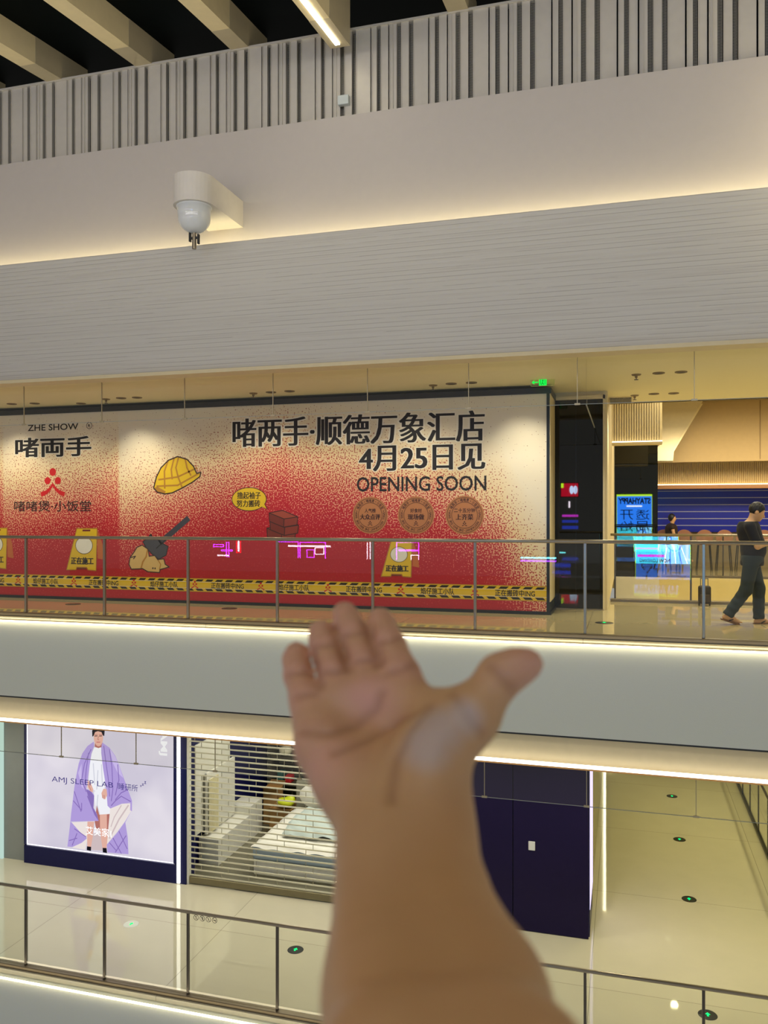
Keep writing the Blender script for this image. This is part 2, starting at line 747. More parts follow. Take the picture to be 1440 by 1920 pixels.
# slatted band under the skylight
YS = 11.0
Z_S0, Z_S1 = 6.9, 8.30
sl = MB()
sl.mat(2).box(XL, XR, YS + 0.08, YS + 0.12, Z_S0, Z_S1)
pat = [(0.055, 0), (0.066, 1), (0.105, 0), (0.066, 1), (0.205, 0), (0.020, 2), (0.072, 0), (0.060, 1), (0.105, 0), (0.020, 2), (0.045, 0)]
x = XL
per = sum(p[0] for p in pat)
while x < XR:
    for w, k in pat:
        if k == 0:
            sl.mat(0).box(x, x + w, YS - 0.02, YS + 0.04, Z_S0, Z_S1 - 0.03)
            sl.mat(0).box(x, x + 0.006, YS - 0.035, YS + 0.04, Z_S0, Z_S1 - 0.03)
        elif k == 1:
            sl.mat(1).box(x, x + w, YS + 0.05, YS + 0.06, Z_S0, Z_S1 - 0.03)
        x += w
sl.mat(0).box(XL, XR, YS - 0.05, YS + 0.12, Z_S1 - 0.03, Z_S1)
struct(sl.build('wall_slatted', [m_alu, m_perf, m_black]), 'band of vertical metal fins and perforated strips under the skylight', 'wall')

# skylight: dark night glass above tilted beams
tilt = math.tan(math.radians(6.5))


def zb(y):
    return 8.28 + (y - 10.9) * tilt


m_night = M('night_glass', (4, 10, 11), 0.6, spec=0.03, var=0.3)
struct(MB().prism([(XL, -4, zb(-4) + 0.40), (XL, 14, zb(14) + 0.40), (XL, 14, zb(14) + 0.46), (XL, -4, zb(-4) + 0.46)], (XR - XL, 0, 0)).build('window_1', m_night), 'dark skylight glass between the roof beams', 'window')
m_beam = M('beam_cream', (222, 206, 164), 0.5)
m_beam2 = M('beam_joint_cover', (186, 174, 144), 0.45, 0.1)
bx = [-13.4, -11.83, -10.26, -8.66, -7.08, -5.50, -3.88, -2.30, -0.70, 0.9]
for i, x in enumerate(bx):
    w = 0.27
    led = abs(x + 3.88) < 0.01
    dz = -0.34 if led else 0.0
    y1 = 10.72 if led else 11.6
    yj = 9.9 if led else 10.36
    top = 0.40
    mb = MB()

    def seg(ya, yb, k, g):
        mb.mat(k).prism([(x - g, ya, zb(ya) + dz), (x + w + g, ya, zb(ya) + dz), (x + w + g, ya, zb(ya) + top), (x - g, ya, zb(ya) + top)], (0, yb - ya, (yb - ya) * tilt))
    seg(-4, yj, 0, 0)
    seg(yj, y1, 1, 0.004)
    struct(mb.build('roof_beam', [m_beam, m_beam2]), None, None)
    if led:
        st = MB()
        for k in range(26):
            ya = -2 + k * 0.485
            st.prism([(x + 0.10, ya, zb(ya) + dz - 0.018), (x + 0.165, ya, zb(ya) + dz - 0.018), (x + 0.165, ya, zb(ya) + dz - 0.006), (x + 0.10, ya, zb(ya) + dz - 0.006)], (0, 0.485, 0.485 * tilt))
        tag(st.build('strip_light', EM('beam_led', (255, 244, 214), 9.0)), 'thin white light strip along the underside of a roof beam', 'strip light')

# ------------------------------------------------------------------ upper gallery structure, right of the hoarding
m_darkglass = NT('black_glass_cladding')
m_darkglass.b.inputs['Base Color'].default_value = lin((10, 13, 11)) + (1,)
m_darkglass.b.inputs['Roughness'].default_value = 0.015
m_darkglass.b.inputs['Specular IOR Level'].default_value = 0.5
m_darkglass.b.inputs['IOR'].default_value = 1.45
m_darkglass = m_darkglass.m
struct(MB().box(-16, -0.36, 14.02, 14.3, 0, Z_CEIL).build('wall_gallery', m_cream), 'cream wall behind the hoarding', 'wall')
col = MB()
col.mat(0).box(-1.15, -0.36, 13.99, 14.015, 0.02, 3.44)
col.mat(1).box(-1.18, -1.15, 13.96, 14.02, 0, 3.50)
col.mat(1).box(-0.37, -0.34, 13.96, 14.02, 0, 3.50)
col.mat(1).box(-1.18, -0.34, 13.96, 14.02, 3.44, 3.50)
col.mat(2).box(-0.80, -0.797, 13.986, 13.99, 0.02, 3.44)
struct(col.build('wall_dark_glass', [m_darkglass, m_cream, m_frame]), 'black glass wall panel right of the hoarding', 'wall')
struct(MB().box(-0.36, -0.30, 14.02, 22.0, 0, 4.62).build('wall_side', m_cream), 'cream side wall running back beside the second void', 'wall')
pil = bpy.data.meshes.new('column')
pb = MB()
pb.box(-0.52, 0.53, -0.02, 0.8, 0, 3.42)
pcol = pb.build('column', m_darkglass)
pcol.location = (0.22, 22.05, 0)
pcol.rotation_euler.z = math.radians(0.75)
struct(pcol, 'black polished column across the second void', 'column')
# ribbed bulkhead with light line above that column
rb = MB()
x0, x1 = -0.29, 0.70
rb.mat(0).box(x0, x1, 18.04, 18.3, 3.10, 4.62)
nr = 20
for i in range(nr):
    a = x0 + (x1 - x0) * i / nr
    rb.mat(0).box(a, a + (x1 - x0) / nr * 0.62, 18.0, 18.04, 3.10, 4.62)
struct(rb.build('wall_bulkhead', m_cream), 'ribbed cream bulkhead hanging over the black column', 'wall')
tag(MB().box(x0, x1, 17.93, 17.96, 3.06, 3.085).build('light_line', EM('bulkhead_led', (255, 236, 190), 4.0)), 'warm light line under the ribbed bulkhead', 'light strip')
struct(MB().box(x0, x1, 17.90, 18.3, 3.02, 3.06).build('trim_bulkhead', m_cream), 'lip under the ribbed bulkhead', 'trim')
# escalator soffit and brown bulkhead across the void
es = [on_y(p, q, 23.0) for p, q in ((1240, 752), (1318, 752), (1264, 843), (1262, 864), (1226, 864), (1226, 846), (1240, 830))]
struct(MB().prism(es, (0, 0.5, 0)).build('wall_slanted', m_cream), 'cream slanted side of a staircase soffit', 'wall')
tr = [on_y(p, q, 22.99) for p, q in ((1314, 757), (1318, 757), (1264, 846), (1260, 846))]
struct(MB().prism(tr, (0, 0.3, 0)).build('trim_slanted', M('pale_edge', (224, 208, 160), 0.5)), 'pale edge of the slanted soffit', 'trim')
z862 = on_y(1340, 862, 24.0).z
struct(MB().box(0.4, XR, 24.0, 24.2, z862 - 0.05, 4.62).build('wall_brown', M('brown_bulkhead', (176, 150, 98), 0.6)), 'brown bulkhead above the far shop', 'wall')
seam = on_y(1425, 800, 23.98)
struct(MB().box(seam.x, seam.x + 0.015, 23.985, 24.0, z862, 4.62).build('trim_brown', M('brown_seam', (126, 100, 60), 0.6)), 'upright seam in the brown bulkhead', 'trim')
zb0 = 2.36
bd = MB()
bd.mat(0).box(0.55, XR, 25.5, 27.3, zb0, 3.25)
for i in range(160):
    bd.mat(0).box(0.55 + i * 0.055, 0.55 + i * 0.055 + 0.03, 25.47, 25.5, zb0 + 0.12, 3.22)
struct(bd.build('wall_band', M('warm_band', (214, 186, 126), 0.55)), 'warm cream band above the blue shutter', 'wall')
tag(MB().box(0.55, XR, 25.42, 25.45, zb0 + 0.075, zb0 + 0.10).build('light_line', EM('amber_led', (255, 228, 176), 4.0)), 'warm light line under the band above the blue shutter', 'light strip')
struct(MB().box(0.5, XR, 25.38, 25.5, zb0 - 0.03, zb0 + 0.07).build('trim_band', M('copper_trim', (190, 132, 78), 0.5)), 'copper coloured lip under the warm band', 'trim')
struct(MB().box(0.5, XR, 27.2, 27.4, 0, 1.06).build('wall_counter', M('brown_counter', (150, 132, 96), 0.5)), 'brown counter front under the blue shutter', 'wall')
# second void: its edges
struct(MB().box(-0.30, 0.78, 21.95, 22.0, -1.6, 0.0).build('wall_void_edge', m_white), 'white edge panel of the far floor under the black column', 'wall')
struct(MB().box(0.78, XR, 21.95, 22.0, -1.6, 0.0).build('wall_void_edge', M('void_edge_beige', (206, 188, 136), 0.5)), 'beige edge of the far floor beyond the second void', 'wall')
struct(MB().box(-0.36, XR, 15.62, 15.70, -1.5, -0.36).build('wall_void_near', m_beige), 'near edge of the second void', 'wall')
# air vent in the gallery ceiling edge
struct(MB().box(-0.36, XR, 15.60, 15.72, Z_CEIL, 4.62).build('wall_void_top', m_cream), 'front board above the second void', 'wall')
vt = thing('air_vent', 'small dark air grille in the corner of the gallery ceiling', 'vent', (-0.12, 15.2, Z_CEIL - 0.02))
MB().box(-0.33, 0.12, 14.75, 15.55, Z_CEIL - 0.012, Z_CEIL - 0.001).build('frame', m_cream, vt)
g = MB()
g.box(-0.28, 0.08, 14.80, 15.50, Z_CEIL - 0.018, Z_CEIL - 0.012)
g.build('opening', m_black, vt)
g = MB()
for i in range(14):
    g.box(-0.28 + i * 0.026, -0.28 + i * 0.026 + 0.009, 14.80, 15.50, Z_CEIL - 0.035, Z_CEIL - 0.018)
g.build('louvre', M('vent_louvre', (110, 96, 64), 0.5), vt)

# ------------------------------------------------------------------ lower storey structure
m_navy = M('navy_board', (26, 18, 52), 0.35, spec=0.15, var=0.1)
m_navy2 = M('navy_gloss_frame', (20, 22, 70), 0.3, spec=0.2)
m_greywall = M('grey_wall', (132, 136, 132), 0.5)
struct(MB().box(XL, -11.64, 14.05, 14.2, Z_LOW, -1.62).build('wall_lower_grey', m_greywall), 'grey wall left of the lit poster', 'wall')
struct(MB().box(XL, 12, 23.9, 24.1, Z_LOW, -1.62).build('wall_lower_far', M('far_olive_wall', (164, 150, 92), 0.5)), 'far wall of the storey below', 'wall')
struct(MB().box(-0.70, -0.62, 15.3, 23.9, Z_LOW, -1.62).build('wall_lower_side', M('glossy_side', (160, 150, 104), 0.25)), 'side wall running back behind the navy boards', 'wall')
struct(MB().box(-0.53, -0.42, 23.4, 23.6, Z_LOW, -1.62).build('trim_black_post', m_black), 'black post at the far end of the lower hall', 'trim')
tag(MB().box(-0.61, -0.54, 23.36, 23.4, Z_LOW, -1.62).build('light_strip', EM('upright_led', (255, 246, 200), 7.0)), 'upright light strip at the far end of the lower hall', 'light strip')
struct(MB().box(-8.3, -3.1, 18.3, 18.4, Z_LOW, -1.62).build('wall_store_back', None if False else m_greywall), 'back wall of the bedding shop', 'wall')
struct(MB().box(-8.32, -8.22, 14.3, 18.3, Z_LOW, -1.62).build('wall_store_left', m_navy2), 'dark side wall of the bedding shop', 'wall')


def brick_mat():
    t = NT('dark_brick')
    p, x, y, z = t.pos()
    cb = t.n('ShaderNodeCombineXYZ')
    t.l(x, cb.inputs[0])
    t.l(z, cb.inputs[1])
    br = t.n('ShaderNodeTexBrick')
    br.inputs['Color1'].default_value = lin((74, 76, 64)) + (1,)
    br.inputs['Color2'].default_value = lin((104, 102, 84)) + (1,)
    br.inputs['Mortar'].default_value = lin((150, 144, 118)) + (1,)
    br.inputs['Scale'].default_value = 1.0
    br.inputs['Mortar Size'].default_value = 0.012
    br.inputs['Brick Width'].default_value = 0.42
    br.inputs['Row Height'].default_value = 0.13
    t.l(cb.outputs[0], br.inputs['Vector'])
    t.l(br.outputs[0], t.b.inputs['Base Color'])
    t.b.inputs['Roughness'].default_value = 0.7
    return t.m


struct(MB().box(-8.2, -3.1, 18.2, 18.29, Z_LOW, -1.62).build('wall_brick', brick_mat()), 'dark brick wall at the back of the bedding shop', 'wall')


# ------------------------------------------------------------------ railings
def railing(name, label, z0, h, xs, y, xa, xb, post_mat, post_w=0.035):
    root = thing(name, label, 'railing', (xs[0], y, z0))
    MB().cyl((xa, y, z0 + h), (xb, y, z0 + h), 0.024, n=14).build('handrail', m_steel, root, smooth=True)
    MB().bbox(xa, xb, y - 0.06, y + 0.06, z0 - 0.03, z0 + 0.055, 0.008, 1).build('base_rail', m_shoe, root)
    ps = None
    for x in xs:
        if ps is None:
            b = MB()
            b.bbox(x - post_w / 2, x + post_w / 2, y - 0.012, y + 0.03, z0 + 0.055, z0 + h - 0.02, 0.004, 1)
            b.cyl((x, y, z0 + h - 0.045), (x, y, z0 + h), 0.012, n=8)
            ps = b.build('post', post_mat, root)
            px0 = x
        else:
            c = ps.copy()
            COL.objects.link(c)
            c.location = (x - px0, 0, 0)
    gx = [xa] + list(xs) + [xb]
    for a, b in zip(gx[:-1], gx[1:]):
        if b - a > 0.15:
            MB().box(a + 0.022, b - 0.022, y - 0.006, y + 0.006, z0 + 0.055, z0 + h - 0.03).build('glass_pane', m_glass, root)
    return root


xs_up = [-8.84 + 1.39 * k for k in range(-3, 12)]
r_up = railing('glass_railing', 'long glass railing with steel posts along the upper gallery', 0.0, 1.21, xs_up, Y_RAIL, -14.2, 7.9, m_steel)
r_low = railing('glass_railing', 'long glass railing with dark posts along the storey below', Z_LOW, 1.24, xs_up, Y_RAIL, -14.2, 7.9, m_steel_dk)
# pictogram stickers on one lower pane
c0 = on_y(385, 1723, Y_RAIL - 0.008)
for k in range(4):
    cx = c0.x + (k - 1.5) * 0.098
    A = Art(lambda x, z, L: (x, Y_RAIL - 0.0075 - 0.0006 * L, z))
    mk = M('sticker_ink', (58, 54, 44), 0.5)
    A.ring((cx, c0.z), 0.034, 0.041, mk, 1, 24)
    A.line([(cx - 0.024, c0.z + 0.026), (cx + 0.024, c0.z - 0.026)], 0.006, mk, 1)
    if k == 0:
        A.line([(cx - 0.01, c0.z - 0.02), (cx, c0.z + 0.004), (cx + 0.012, c0.z - 0.02)], 0.006, mk, 1)
        A.ell((cx, c0.z + 0.016), 0.008, 0.008, mk, 1, 12)
    elif k == 1:
        A.line([(cx, c0.z - 0.02), (cx, c0.z + 0.02)], 0.010, mk, 1)
        A.line([(cx - 0.012, c0.z + 0.004), (cx + 0.012, c0.z + 0.004)], 0.006, mk, 1)
    elif k == 2:
        A.line([(cx - 0.012, c0.z - 0.018), (cx + 0.004, c0.z - 0.004), (cx, c0.z + 0.02)], 0.007, mk, 1)
    else:
        A.line([(cx - 0.018, c0.z - 0.006), (cx + 0.018, c0.z - 0.006)], 0.01, mk, 1)
        A.line([(cx + 0.01, c0.z - 0.006), (cx + 0.018, c0.z + 0.016)], 0.006, mk, 1)
    o = A.build('pictogram', r_low)

# second railing at the far side of the gallery
r3 = railing('glass_railing', 'glass railing along the second void behind the walking man', 0.0, 1.2, [-0.2, 1.08, 2.36, 3.64, 4.92], 15.5, -0.28, 6.5, m_steel_dk, 0.03)
r5 = railing('glass_railing', 'far glass railing in front of the blue shutter', 0.0, 1.05, [0.95, 2.3, 3.65, 5.0], 22.2, 0.85, 7.5, m_steel_dk, 0.03)
# lower side railing running away from us on the right
root = thing('glass_railing', 'dark railing running away on the right of the lower hall', 'railing', (2.76, 15, Z_LOW))
MB().box(2.73, 2.79, 13.2, 23.6, Z_LOW, Z_LOW + 0.07).build('base_rail', m_frame, root)
MB().cyl((2.76, 13.2, Z_LOW + 1.2), (2.76, 23.6, Z_LOW + 1.2), 0.025).build('handrail', m_steel_dk, root, smooth=True)
for k in range(9):
    yy = 13.3 + k * 1.28
    MB().box(2.745, 2.775, yy - 0.02, yy + 0.02, Z_LOW + 0.07, Z_LOW + 1.18).build('post', m_steel_dk, root)
    if k < 8:
        MB().box(2.755, 2.765, yy + 0.03, yy + 1.25, Z_LOW + 0.07, Z_LOW + 1.17).build('glass_pane', m_glass, root)


# ------------------------------------------------------------------ glass smoke curtains
def curtain(name, label, y, z0, z1, xs, grp):
    root = thing(name, label, 'glass curtain', ((xs[0] + xs[-1]) / 2, y, z1), None)
    for a, b in zip(xs[:-1], xs[1:]):
        MB().box(a + 0.004, b - 0.004, y - 0.005, y + 0.005, z0, z1).build('glass_pane', m_curtain, root)
    for x in xs[1:-1]:
        s = MB()
        s.box(x - 0.004, x + 0.004, y - 0.007, y + 0.007, z0, z1)
        s.box(x - 0.035, x + 0.035, y - 0.009, y + 0.009, z0 - 0.012, z0 + 0.012)
        s.build('joint_clip', M('joint_metal', (176, 164, 132), 0.4, 0.5), root)
    MB().box(xs[0], xs[-1], y - 0.006, y + 0.006, z0 - 0.006, z0).build('edge', M('glass_edge', (150, 156, 150), 0.3), root)
    return root


xs_c = [X_at(45, 10.9) - 2 * 1.40] + [X_at(45, 10.9) + 1.405 * k for k in range(-1, 12)]
curtain('smoke_curtain', 'frameless glass strip hanging from the upper gallery ceiling edge', 10.9, 2.96, Z_CEIL, xs_c, None)
xs_d = [-8.35 + 1.31 * k for k in range(-4, 13)]
curtain('smoke_curtain', 'frameless glass strip hanging from the ceiling edge of the storey below', 10.9, -2.17, -1.62, xs_d, None)
# cross strip at right angles near the black glass panel
cx = X_at(1094, 11.4)
cr = thing('smoke_curtain', 'short glass strip at right angles near the exit sign', 'glass curtain', (-0.33, 12.4, Z_CEIL))
MB().box(-0.505, -0.495, 11.05, 13.9, 2.97, Z_CEIL).build('glass_pane', m_curtain, cr)
MB().box(-0.508, -0.492, 11.05, 13.9, 2.962, 2.97).build('edge', MATS['glass_edge'], cr)

# ------------------------------------------------------------------ ceiling fittings
m_ring = M('downlight_trim', (120, 98, 56), 0.5)
dl = None
pts_d = [(22, 757), (65, 756), (152, 756), (227, 746), (257, 745), (508, 735), (543, 733), (846, 719), (884, 717), (1235, 699), (1277, 697), (1226, 738), (1263, 737)]
wh = ['', '']
names_d = ['at the left edge of the gallery ceiling', 'second from the left edge of the gallery ceiling', 'left of the small sprinkler above the title-free left board', 'first right of the left sprinkler', 'second right of the left sprinkler',
           'first right of the sprinkler above the middle of the hoarding', 'second right of the sprinkler above the middle of the hoarding', 'first right of the sprinkler above the date', 'second right of the sprinkler above the date',
           'first right of the front sprinkler in the right ceiling', 'second right of the front sprinkler in the right ceiling', 'first right of the back sprinkler near the air grille', 'second right of the back sprinkler near the air grille']
names_d[2] = 'just left of the leftmost sprinkler'
for (px, py), wherex in zip(pts_d, names_d):
    p = on_z(px, py, Z_CEIL)
    if dl is None:
        d = thing('downlight', 'x', 'downlight', p, 'recessed downlights in the gallery ceiling')
        MB().lathe(p, [(0.085, 0.0), (0.085, -0.012), (0.066, -0.014), (0.060, -0.004)], 24).build('rim', m_ring, d, smooth=True)
        MB().lathe(p, [(0.062, -0.006), (0.04, -0.005), (0.0, -0.004)], 24).build('recess', M('downlight_recess', (40, 34, 22), 0.6), d)
        dl, dp = d, p
    else:
        d = copy_tree(dl, p - dp)
    d['label'] = 'small recessed downlight ' + wherex
sp = None
for (px, py), lab in zip([(199, 748), (475, 737), (812, 722), (1193, 702), (1190, 741)],
                         ['leftmost sprinkler head under the gallery ceiling', 'sprinkler head under the ceiling above the middle of the hoarding', 'sprinkler head under the ceiling above the big date', 'front sprinkler head in the right part of the gallery ceiling', 'back sprinkler head beside the ceiling air grille']):
    p = on_z(px, py, Z_CEIL)
    if sp is None:
        d = thing('sprinkler_head', lab, 'sprinkler', p, 'sprinkler heads under the gallery ceiling')
        MB().lathe(p, [(0.07, 0), (0.06, -0.016), (0.02, -0.02), (0.018, -0.05), (0.0, -0.05)], 20).build('escutcheon', m_ring, d, smooth=True)
        MB().lathe(p, [(0.006, -0.05), (0.006, -0.07), (0.03, -0.072), (0.03, -0.08), (0, -0.08)], 16).build('deflector', m_steel_dk, d)
        sp, spp = d, p
    else:
        d = copy_tree(sp, p - spp)
        d['label'] = lab

# exit sign
e0, e1 = on_y(996, 724, 12.6), on_y(1039, 709, 12.6)
ex = thing('exit_sign', 'green lit exit sign hanging from the gallery ceiling above the hoarding corner', 'exit sign', ((e0.x + e1.x) / 2, 12.6, Z_CEIL))
MB().bbox(e0.x, e1.x, 12.592, 12.608, e0.z, e1.z, 0.003, 1).build('acrylic_plate', glass_mat('acrylic', (0.88, 0.95, 0.80), 1.0), ex)
fr_ = MB()
for a, b, c, d in ((e0.x, e1.x, e0.z - 0.006, e0.z), (e0.x, e1.x, e1.z, e1.z + 0.006), (e1.x, e1.x + 0.006, e0.z, e1.z), (e0.x - 0.006, e0.x, e0.z, e1.z)):
    fr_.box(a, b, 12.59, 12.61, c, d)
for q in (0.25, 0.75):
    x = e0.x + (e1.x - e0.x) * q
    fr_.cyl((x, 12.6, e1.z), (x, 12.6, Z_CEIL), 0.005, n=8)
fr_.build('frame', M('sign_frame', (190, 200, 120), 0.4), ex)
A = Art(lambda x, z, L: (x, 12.592 - 0.001 * L, z))
m_gr, m_gr2 = EM('sign_green', (0, 226, 70), 1.4), EM('sign_dark_green', (0, 120, 34), 0.6)
w_ = e1.x - e0.x
h_ = e1.z - e0.z
bx0, bx1 = e0.x + 0.34 * w_, e0.x + 0.68 * w_
A.poly([(bx0, e0.z), (bx1, e0.z), (bx1, e1.z), (bx0, e1.z)], m_gr, 1)
A.line([(bx0 + .07 * w_, e0.z + .2 * h_), (bx0 + .07 * w_, e1.z - .12 * h_), (bx1 - .07 * w_, e1.z - .12 * h_), (bx1 - .07 * w_, e0.z + .2 * h_)], .05 * h_, m_gr2, 2)
A.ell(((bx0 + bx1) / 2, e1.z - .28 * h_), .028 * w_, .08 * h_, m_gr2, 2, 12)
A.line([((bx0 + bx1) / 2, e1.z - .38 * h_), ((bx0 + bx1) / 2 - .02 * w_, e0.z + .4 * h_), ((bx0 + bx1) / 2 - .06 * w_, e0.z + .12 * h_)], .07 * h_, m_gr2, 2)
A.line([((bx0 + bx1) / 2 - .02 * w_, e0.z + .4 * h_), ((bx0 + bx1) / 2 + .05 * w_, e0.z + .15 * h_)], .07 * h_, m_gr2, 2)
A.line([(e0.x + .07 * w_, (e0.z + e1.z) / 2), (e0.x + .3 * w_, (e0.z + e1.z) / 2)], .16 * h_, m_gr, 2)
A.poly([(e0.x + .02 * w_, (e0.z + e1.z) / 2), (e0.x + .14 * w_, e1.z - .2 * h_), (e0.x + .14 * w_, e0.z + .2 * h_)], m_gr, 2)
A.build('pictogram', ex)

# fire water cannon on the upper wall
wy = 10.858
f0 = on_y(456, 400, wy)
fm = thing('fire_monitor', 'white wall mounted dome device with nozzle below the slatted band', 'fire monitor', (f0.x - 0.25, wy, f0.z))
r_ = 0.275
# position: box runs out from the wall, rounded front end
zt = on_y(455, 378, wy).z
zbm = on_y(455, 427, wy).z
xr = f0.x
xc = xr - r_
ycen = 9.95
out = [(xr, wy, zbm)]
n = 16
out = [(xr, wy), (xr, ycen)]
for i in range(1, n):
    t = -math.pi * i / n
    out.append((xc + r_ * math.cos(t), ycen + r_ * math.sin(t)))
out += [(xc - r_, ycen), (xc - r_, wy)]
MB().prism([(x, y, zbm) for x, y in out], (0, 0, zt - zbm)).build('wall_bracket', m_white, fm)
dome = MB()
hd = 0.14
prof = [(0.235, 0.0), (0.235, -0.02), (0.22, -0.022), (0.215, -0.15)]
for i in range(1, 10):
    t = i / 9 * math.pi / 2
    prof.append((0.215 * math.cos(t), -0.15 - 0.20 * math.sin(t)))
dome.lathe((xc, ycen, zbm), prof, 32)
dome.build('dome', M('dome_plastic', (206, 208, 206), 0.12), fm, smooth=True)
nz = MB()
nz.cyl((xc, ycen, zbm - 0.34), (xc, ycen, zbm - 0.56), 0.025, 0.03)
nz.build('nozzle', m_steel, fm)
yk = MB()
yk.bbox(xc - 0.075, xc - 0.05, ycen - 0.02, ycen + 0.02, zbm - 0.46, zbm - 0.33, 0.004, 1)
yk.bbox(xc + 0.05, xc + 0.075, ycen - 0.02, ycen + 0.02, zbm - 0.50, zbm - 0.37, 0.004, 1)
yk.bbox(xc - 0.07, xc + 0.07, ycen - 0.015, ycen + 0.015, zbm - 0.43, zbm - 0.40, 0.004, 1)
yk.build('yoke', m_black, fm)
# small box on the slat wall
q = on_y(645, 190, 10.95)
tag(MB().bbox(q.x - 0.08, q.x + 0.08, 10.90, 10.98, q.z - 0.06, q.z + 0.07, 0.01).build('junction_box', M('pale_blue_plastic', (198, 206, 204), 0.4)), 'small pale box on the metal fins under the light strip', 'junction box')

# ------------------------------------------------------------------ printed hoarding
YH = 13.08
XP1 = X_at(1025, YH)


def halftone_mat():
    t = NT('halftone_print')
    p, x, y, z = t.pos()
    px_ = [5, 225, 540, 810, 1030]
    xs = [X_at(q, YH) for q in px_]
    # height where the red takes over, along the board; jumps at the sheet joints
    hs = [(-14.0, 1.55), (xs[0] - .01, 2.1), (xs[0], 1.72), (xs[1] - .01, 2.15), (xs[1], 1.55), (xs[2] - .01, 2.55), (xs[2], 2.42), (xs[3] - .01, 1.85), (xs[3], 2.0), (xs[3] + 1.1, 1.35), (xs[4] - .35, 0.6), (xs[4], 0.1)]
    lo, hi = -14.0, xs[4]
    f = t.math('DIVIDE', t.math('SUBTRACT', x, lo), hi - lo)
    r = t.ramp(f, [((a - lo) / (hi - lo), (h / 4, h / 4, h / 4)) for a, h in hs])
    h = t.math('MULTIPLY', r, 4.0)
    g = t.math('ADD', t.math('DIVIDE', t.math('SUBTRACT', h, z), 2.7), 0.5, clamp=True)
    mp = t.n('ShaderNodeMapping')
    mp.inputs['Scale'].default_value = (1, 0.0, 1.0)
    t.l(p, mp.inputs[0])
    nz = t.noise(mp.outputs[0], 42.0, 0.0)
    thr = t.math('ADD', t.math('MULTIPLY', g, 0.52), 0.21)
    dot = t.math('LESS_THAN', nz, thr)
    light = t.ramp(g, [(0.0, lin((222, 212, 190))), (0.35, lin((222, 198, 154))), (0.62, lin((218, 160, 124))), (0.85, lin((206, 100, 90))), (1.0, lin((190, 56, 58)))])
    dark = t.ramp(g, [(0.0, lin((120, 50, 40))), (0.3, lin((160, 70, 56))), (0.6, lin((176, 32, 40))), (1.0, lin((170, 16, 28)))])
    t.l(t.mix(dot, light, dark), t.b.inputs['Base Color'])
    t.b.inputs['Roughness'].default_value = 0.35
    return t.m


hb = thing('hoarding', 'large red and cream printed hoarding announcing a shop opening with a date', 'hoarding', ((-14 + XP1) / 2, 13.5, 0))
MB().box(-14.2, XP1, YH, 13.95, 0.05, 3.43).build('printed_board', halftone_mat(), hb)
f_ = MB()
f_.box(-14.2, XP1 + 0.07, YH - 0.02, 13.96, 3.43, 3.52)
f_.box(-14.2, XP1 + 0.07, YH - 0.02, 13.96, 0.0, 0.05)
f_.box(XP1, XP1 + 0.045, YH - 0.015, 13.96, 0.05, 3.43)
f_.build('frame', M('hoarding_frame', (14, 22, 26), 0.35), hb)
MB().box(XP1 + 0.045, XP1 + 0.055, YH, 13.95, 0.2, 3.43).build('side_panel', m_cream, hb)


def flat(x, z, L):
    return (x, YH - 0.0006 * (L + 1), z)


def mp(px, py):
    p = on_y(px, py, YH)
    return (p.x, p.z)


def tbox(x0, x1, cy, hpx):
    c = on_y((x0 + x1) / 2, cy, YH)
    k = cs + sn * U((x0 + x1) / 2)
    h = YH * hpx / FPX / k
    return X_at(x0, YH), X_at(x1, YH), c.z - h / 2, c.z + h / 2


ink = M('print_black', (22, 18, 18), 0.5)
ink_br = M('print_dark_brown', (52, 30, 26), 0.5)
halo = M('print_halo', (226, 218, 200), 0.5)
p_red = M('print_red', (196, 20, 28), 0.5)
p_yel = M('print_yellow', (214, 178, 30), 0.5)
p_yel2 = M('print_dark_yellow', (170, 120, 40), 0.5)
p_cop = M('print_copper', (172, 112, 68), 0.45)
p_cop2 = M('print_copper_dark', (58, 26, 18), 0.5)
p_cream = M('print_cream', (228, 204, 166), 0.5)
p_white = M('print_white', (226, 222, 210), 0.5)
p_rock = M('print_rock', (204, 170, 104), 0.5)
p_slate = M('print_slate', (62, 62, 70), 0.5)
p_brick = M('print_brick', (112, 44, 34), 0.5)
p_brick2 = M('print_brick_light', (150, 66, 48), 0.5)
p_blue = M('print_blue', (60, 140, 200), 0.5)


def emblem(A, c, s, mat, layer=3):
    """three dots over two sweeping strokes; s is half the width"""
    x, z = c
    A.ell((x, z + 0.74 * s), 0.27 * s, 0.27 * s, mat, layer, 20)
    A.ell((x - 0.42 * s, z + 0.14 * s), 0.25 * s, 0.25 * s, mat, layer, 20)
    A.ell((x + 0.42 * s, z + 0.14 * s), 0.25 * s, 0.25 * s, mat, layer, 20)
    for sg in (-1, 1):
        up = [(0.0, 0.02), (0.22, -0.28), (0.52, -0.52), (1.0, -0.66)]
        dn = [(0.94, -0.98), (0.62, -0.86), (0.28, -0.62), (0.0, -0.26)]
        pts = [(x + sg * a * s, z + b * s) for a, b in up + dn]
        A.poly(pts if sg == 1 else pts[::-1], mat, layer)


